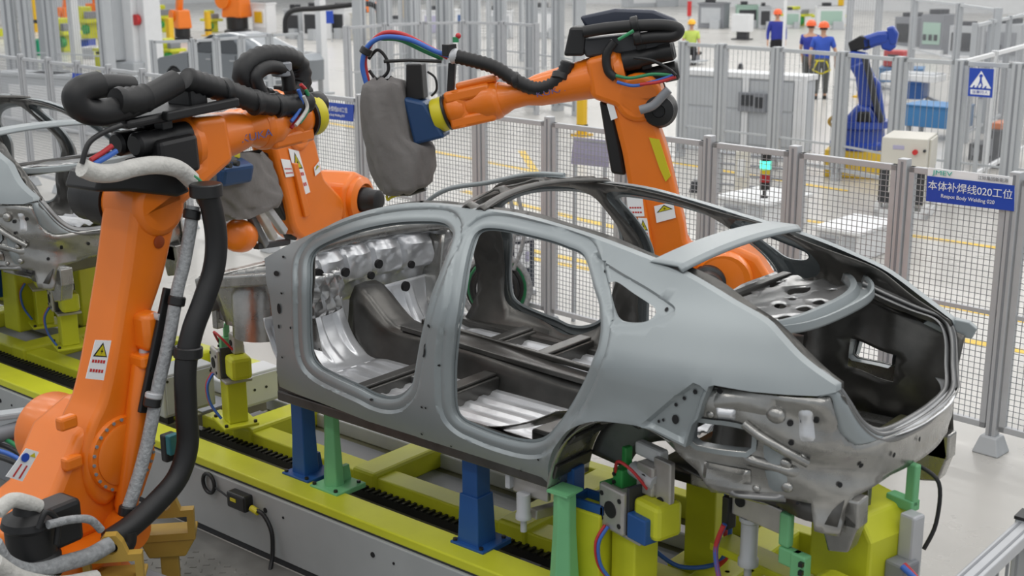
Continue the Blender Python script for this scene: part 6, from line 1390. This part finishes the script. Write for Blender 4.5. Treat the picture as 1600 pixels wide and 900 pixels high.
# ------------------------------------------------------------------ people
def skin_mesh(name, V, E, m, parent, org, rot, subdiv=2):
    me = bpy.data.meshes.new(name); R = Matrix.Rotation(rot, 3, 'Z')
    me.from_pydata([tuple(R @ Vector(v[:3])) for v in V], E, [])
    o = bpy.data.objects.new(name, me); COL.objects.link(o); o.parent = parent
    bm = bmesh.new(); bm.from_mesh(me); L = bm.verts.layers.skin.verify(); bm.verts.ensure_lookup_table()
    for i, v in enumerate(V): r = v[3]; bm.verts[i][L].radius = (r if isinstance(r, tuple) else (r, r)); bm.verts[i][L].use_root = (i == 0)
    bm.to_mesh(me); bm.free(); me.materials.append(M[m])
    o.modifiers.new('skin', 'SKIN').use_smooth_shade = True
    s = o.modifiers.new('sub', 'SUBSURF'); s.levels = subdiv; s.render_levels = subdiv
    return o
def person(label, pos, face, h=1.74, shirt='shirt', trousers='trousers', helmet='helmet', arms=((.26, .05), (.24, .10)), legs=((.09, .0), (-.09, .0)), vest=None, short=True, knees=None, sit=False):
    root = thing('person', label, 'person', pos); s = h / 1.74
    hipz = .90 if not sit else .48
    V = [(0, 0, hipz, (.14, .10)), (0, .01, hipz + .16, (.125, .095)), (0, .0, hipz + .38, (.15, .105)), (0, -.01, hipz + .52, (.13, .08)), (0, .0, hipz + .60, (.055, .055)), (0, .015, hipz + .66, (.06, .07)), (0, .02, hipz + .74, (.078, .095)), (0, .01, hipz + .82, (.055, .065))]
    E = [(i, i + 1) for i in range(7)]; clothT = []; shoes = []; sleeves = []
    for k, (lx, ly) in enumerate(legs):
        b = len(V); sx = 1 if lx > 0 else -1
        if sit: pts = [(lx, .06, hipz - .01, .085), (lx * 1.2, .42, hipz, .065), (lx * 1.2, .44, .10, .048), (lx * 1.2, .52, .05, .04)]
        else: pts = [(lx, 0, hipz - .08, .085), (lx * 1.05, ly * .5 + .02, .48, .062), (lx * 1.05, ly, .10, .042), (lx * 1.1, ly + .10, .04, .036)]
        V += pts; E += [(0, b)] + [(b + i, b + i + 1) for i in range(3)]; clothT.append(pts); shoes.append(pts[2:])
    for k, (ax, ay) in enumerate(arms):
        sx = 1 if k == 0 else -1; b = len(V); z = hipz + .50
        pts = [(sx * .19, 0, z, .052), (sx * ax, ay * .4 - .02, z - .28, .042), (sx * ax, ay + .06, z - .50, .030), (sx * (ax + .005), ay + .08, z - .57, (.036, .020))]
        V += pts; E += [(3, b)] + [(b + i, b + i + 1) for i in range(3)]; sleeves.append(pts)
        w = b + 3; x, y, zz = pts[3][:3]
        for f, (dx, ln) in enumerate(((-.024, .075), (-.008, .085), (.008, .08), (.024, .065))):
            c = len(V); V += [(x + dx * .3, y + dx + .01, zz - .045, .010), (x - sx * .012, y + dx + .018, zz - .045 - ln, .008)]; E += [(w, c), (c, c + 1)]
        c = len(V); V += [(x - sx * .015, y + .04, zz - .02, .011), (x - sx * .03, y + .055, zz - .06, .009)]; E += [(w, c), (c, c + 1)]
    V = [(v[0] * s, v[1] * s, v[2] * s, tuple(q * s for q in v[3]) if isinstance(v[3], tuple) else v[3] * s) for v in V]
    body = skin_mesh('body', V, E, 'skin', root, pos, face); Rz = Matrix.Rotation(face, 3, 'Z')
    P = lambda p: Vector(pos) + Rz @ (Vector(p) * s)
    hz = hipz + .74
    MB().sphere(P((0, .115, hz - .005)), .016 * s, 8, 6, (.8, 1, 1.3)).build('nose', 'skin', root, smooth=80)
    for e in (-.035, .035): MB().sphere(P((e, .108, hz + .02)), .009 * s, 8, 6).build('eye', 'black', root); MB().sphere(P((e * 2.35, .01, hz)), .022 * s, 8, 6, (.5, .8, 1.3)).build('ear', 'skin', root, smooth=80)
    MB().cbox(P((0, .105, hz - .05)), (.045 * s, .01, .008), Rz).build('mouth', 'red', root)
    MB().grid(lambda u, v: P((.088 * cos(pi + 2 * pi * u) * sin(.2 + 1.5 * v), -.0 + .105 * sin(2 * pi * u) * sin(.2 + 1.5 * v) - .015, hz + .0 + .10 * cos(.2 + 1.5 * v))), 20, 8).build('hair', 'hair', root, smooth=80)
    if helmet:
        o = MB().lathe(P((0, 0, hz + .035)), (0, 0, 1), [(.135 * s, 0), (.13 * s, .015), (.125 * s, .04), (.115 * s, .085), (.085 * s, .125), (.04 * s, .145), (.005, .15)], 24).build('helmet', helmet, root, smooth=60)
        MB().grid(lambda u, v: P(((.12 + .0 * v) * sin((u - .5) * 1.9) * (1 + .2 * v), (.11 + .07 * v) * cos((u - .5) * 1.5), hz + .045 - .015 * v)), 12, 3).build('helmet_peak', helmet, o, solid=.006, smooth=60)
    G = 1.16
    T = [(0, 0, hipz - .11, (.19, .15)), (0, .01, hipz + .16, (.185, .14)), (0, 0, hipz + .38, (.20, .145)), (0, -.01, hipz + .51, (.155, .10)), (0, 0, hipz + .565, (.075, .075))]; TE = [(i, i + 1) for i in range(4)]
    for k, pts in enumerate(sleeves):
        b = len(T); a0, a1, a2 = pts[0], pts[1], pts[2]
        T += [(a0[0], a0[1], a0[2], .082)]; TE += [(3, b)]
        if short: T += [(a0[0] + (a1[0] - a0[0]) * .75, a0[1] + (a1[1] - a0[1]) * .75, a0[2] + (a1[2] - a0[2]) * .75, .062)]; TE += [(b, b + 1)]
        else: T += [(*a1[:3], .055), (a2[0], a2[1], a2[2] + .03, .042)]; TE += [(b, b + 1), (b + 1, b + 2)]
    sc = lambda L: [(v[0] * s, v[1] * s, v[2] * s, tuple(q * s for q in v[3]) if isinstance(v[3], tuple) else v[3] * s) for v in L]
    skin_mesh('vest' if vest else 'shirt', sc(T), TE, vest or shirt, root, pos, face)
    Q = [(0, 0, hipz + .02, (.165, .125)), (0, 0, hipz + .14, (.16, .12))]; QE = [(0, 1)]
    for pts in clothT:
        b = len(Q); Q += [(pts[0][0], pts[0][1], pts[0][2], .115), (*pts[1][:3], .090), (pts[2][0], pts[2][1], pts[2][2] + .01, .064)]; QE += [(0, b), (b, b + 1), (b + 1, b + 2)]
    skin_mesh('trousers', sc(Q), QE, trousers, root, pos, face)
    for pts in shoes: MB().box((-.05, -.06, 0), (.05, .20, .085), Rz * s, P((pts[0][0], pts[0][1], 0)), .85).build('shoe', 'lugdark', root, bevel=.025)
    return root
def harness(p, face, s):                                 # yellow webbing straps at the hips
    Rz = Matrix.Rotation(face, 3, 'Z'); o = origin(p)
    for z, r in ((.93, .165), (.66, None)):
        if r: MB().tube([o + Rz @ Vector((r * 1.0 * cos(k * pi / 10), r * .78 * sin(k * pi / 10), z)) for k in range(20)], .022, 8, closed=True).build('waist_belt', 'disc', p, smooth=60)
        else:
            for lx in (.095, -.095): MB().tube([o + Rz @ Vector((lx + .108 * cos(k * pi / 8), .01 + .10 * sin(k * pi / 8), z + .05 * cos(k * pi / 8) * (1 if lx > 0 else -1))) for k in range(16)], .02, 8, closed=True).build('thigh_strap', 'disc', p, smooth=60)
    for lx in (.10, -.10): MB().tube(catmull([o + Rz @ Vector((lx, -.13, .93)), o + Rz @ Vector((lx * 1.6, -.12, .8)), o + Rz @ Vector((lx * 1.9, -.03, .68))], 5), .018, 8).build('side_strap', 'disc', p, smooth=60)
away = 0.45
p1 = gz(1281, 155, 0)
w = person('man in a blue shirt and orange helmet, seen from behind, with yellow straps', p1, away, 1.78, legs=((.10, .05), (-.10, -.06)), arms=((.30, .06), (.28, .0))); harness(w, away, 1)
p2 = gz(1262, 145, 0)
w = person('man in an orange helmet half hidden left of the man with yellow straps', p2, .1, 1.74, arms=((.24, .2), (.26, .1)), shirt='shirtd')
p3 = gz(1211, 112, 0)
person('man in a dark blue long sleeved shirt and orange helmet facing the camera', p3, pi + .55, 1.76, 'shirtd', 'trousersb', short=False)
p4 = gz(1079, 100, 0)
seat = thing('work_cart', 'low dark work cart the worker in the lime vest sits on', 'cart', p4)
MB().box((p4.x - .3, p4.y - .3, .30), (p4.x + .3, p4.y + .2, .40)).build('seat', 'dark', seat, bevel=.03); MB().box((p4.x - .45, p4.y - .5, .08), (p4.x + .45, p4.y + .35, .14)).build('deck', 'grey', seat, bevel=.02)
for dx in (-.25, .25): MB().box((p4.x + dx - .03, p4.y - .2, .14), (p4.x + dx + .03, p4.y + .1, .30)).build('leg', 'midgrey', seat)
for dx in (-.35, .35): MB().cyl((p4.x + dx, p4.y - .42, .07), (p4.x + dx, p4.y - .34, .07), .07, n=12).build('wheel', 'black', seat)
person('worker in a lime vest and yellow helmet at the top, right of the robot', p4, pi + .5, 1.76, 'grey', 'trousersb', 'helmety', vest='vest', sit=True, legs=((.10, 0), (-.10, 0)), arms=((.25, .2), (.25, .2)))
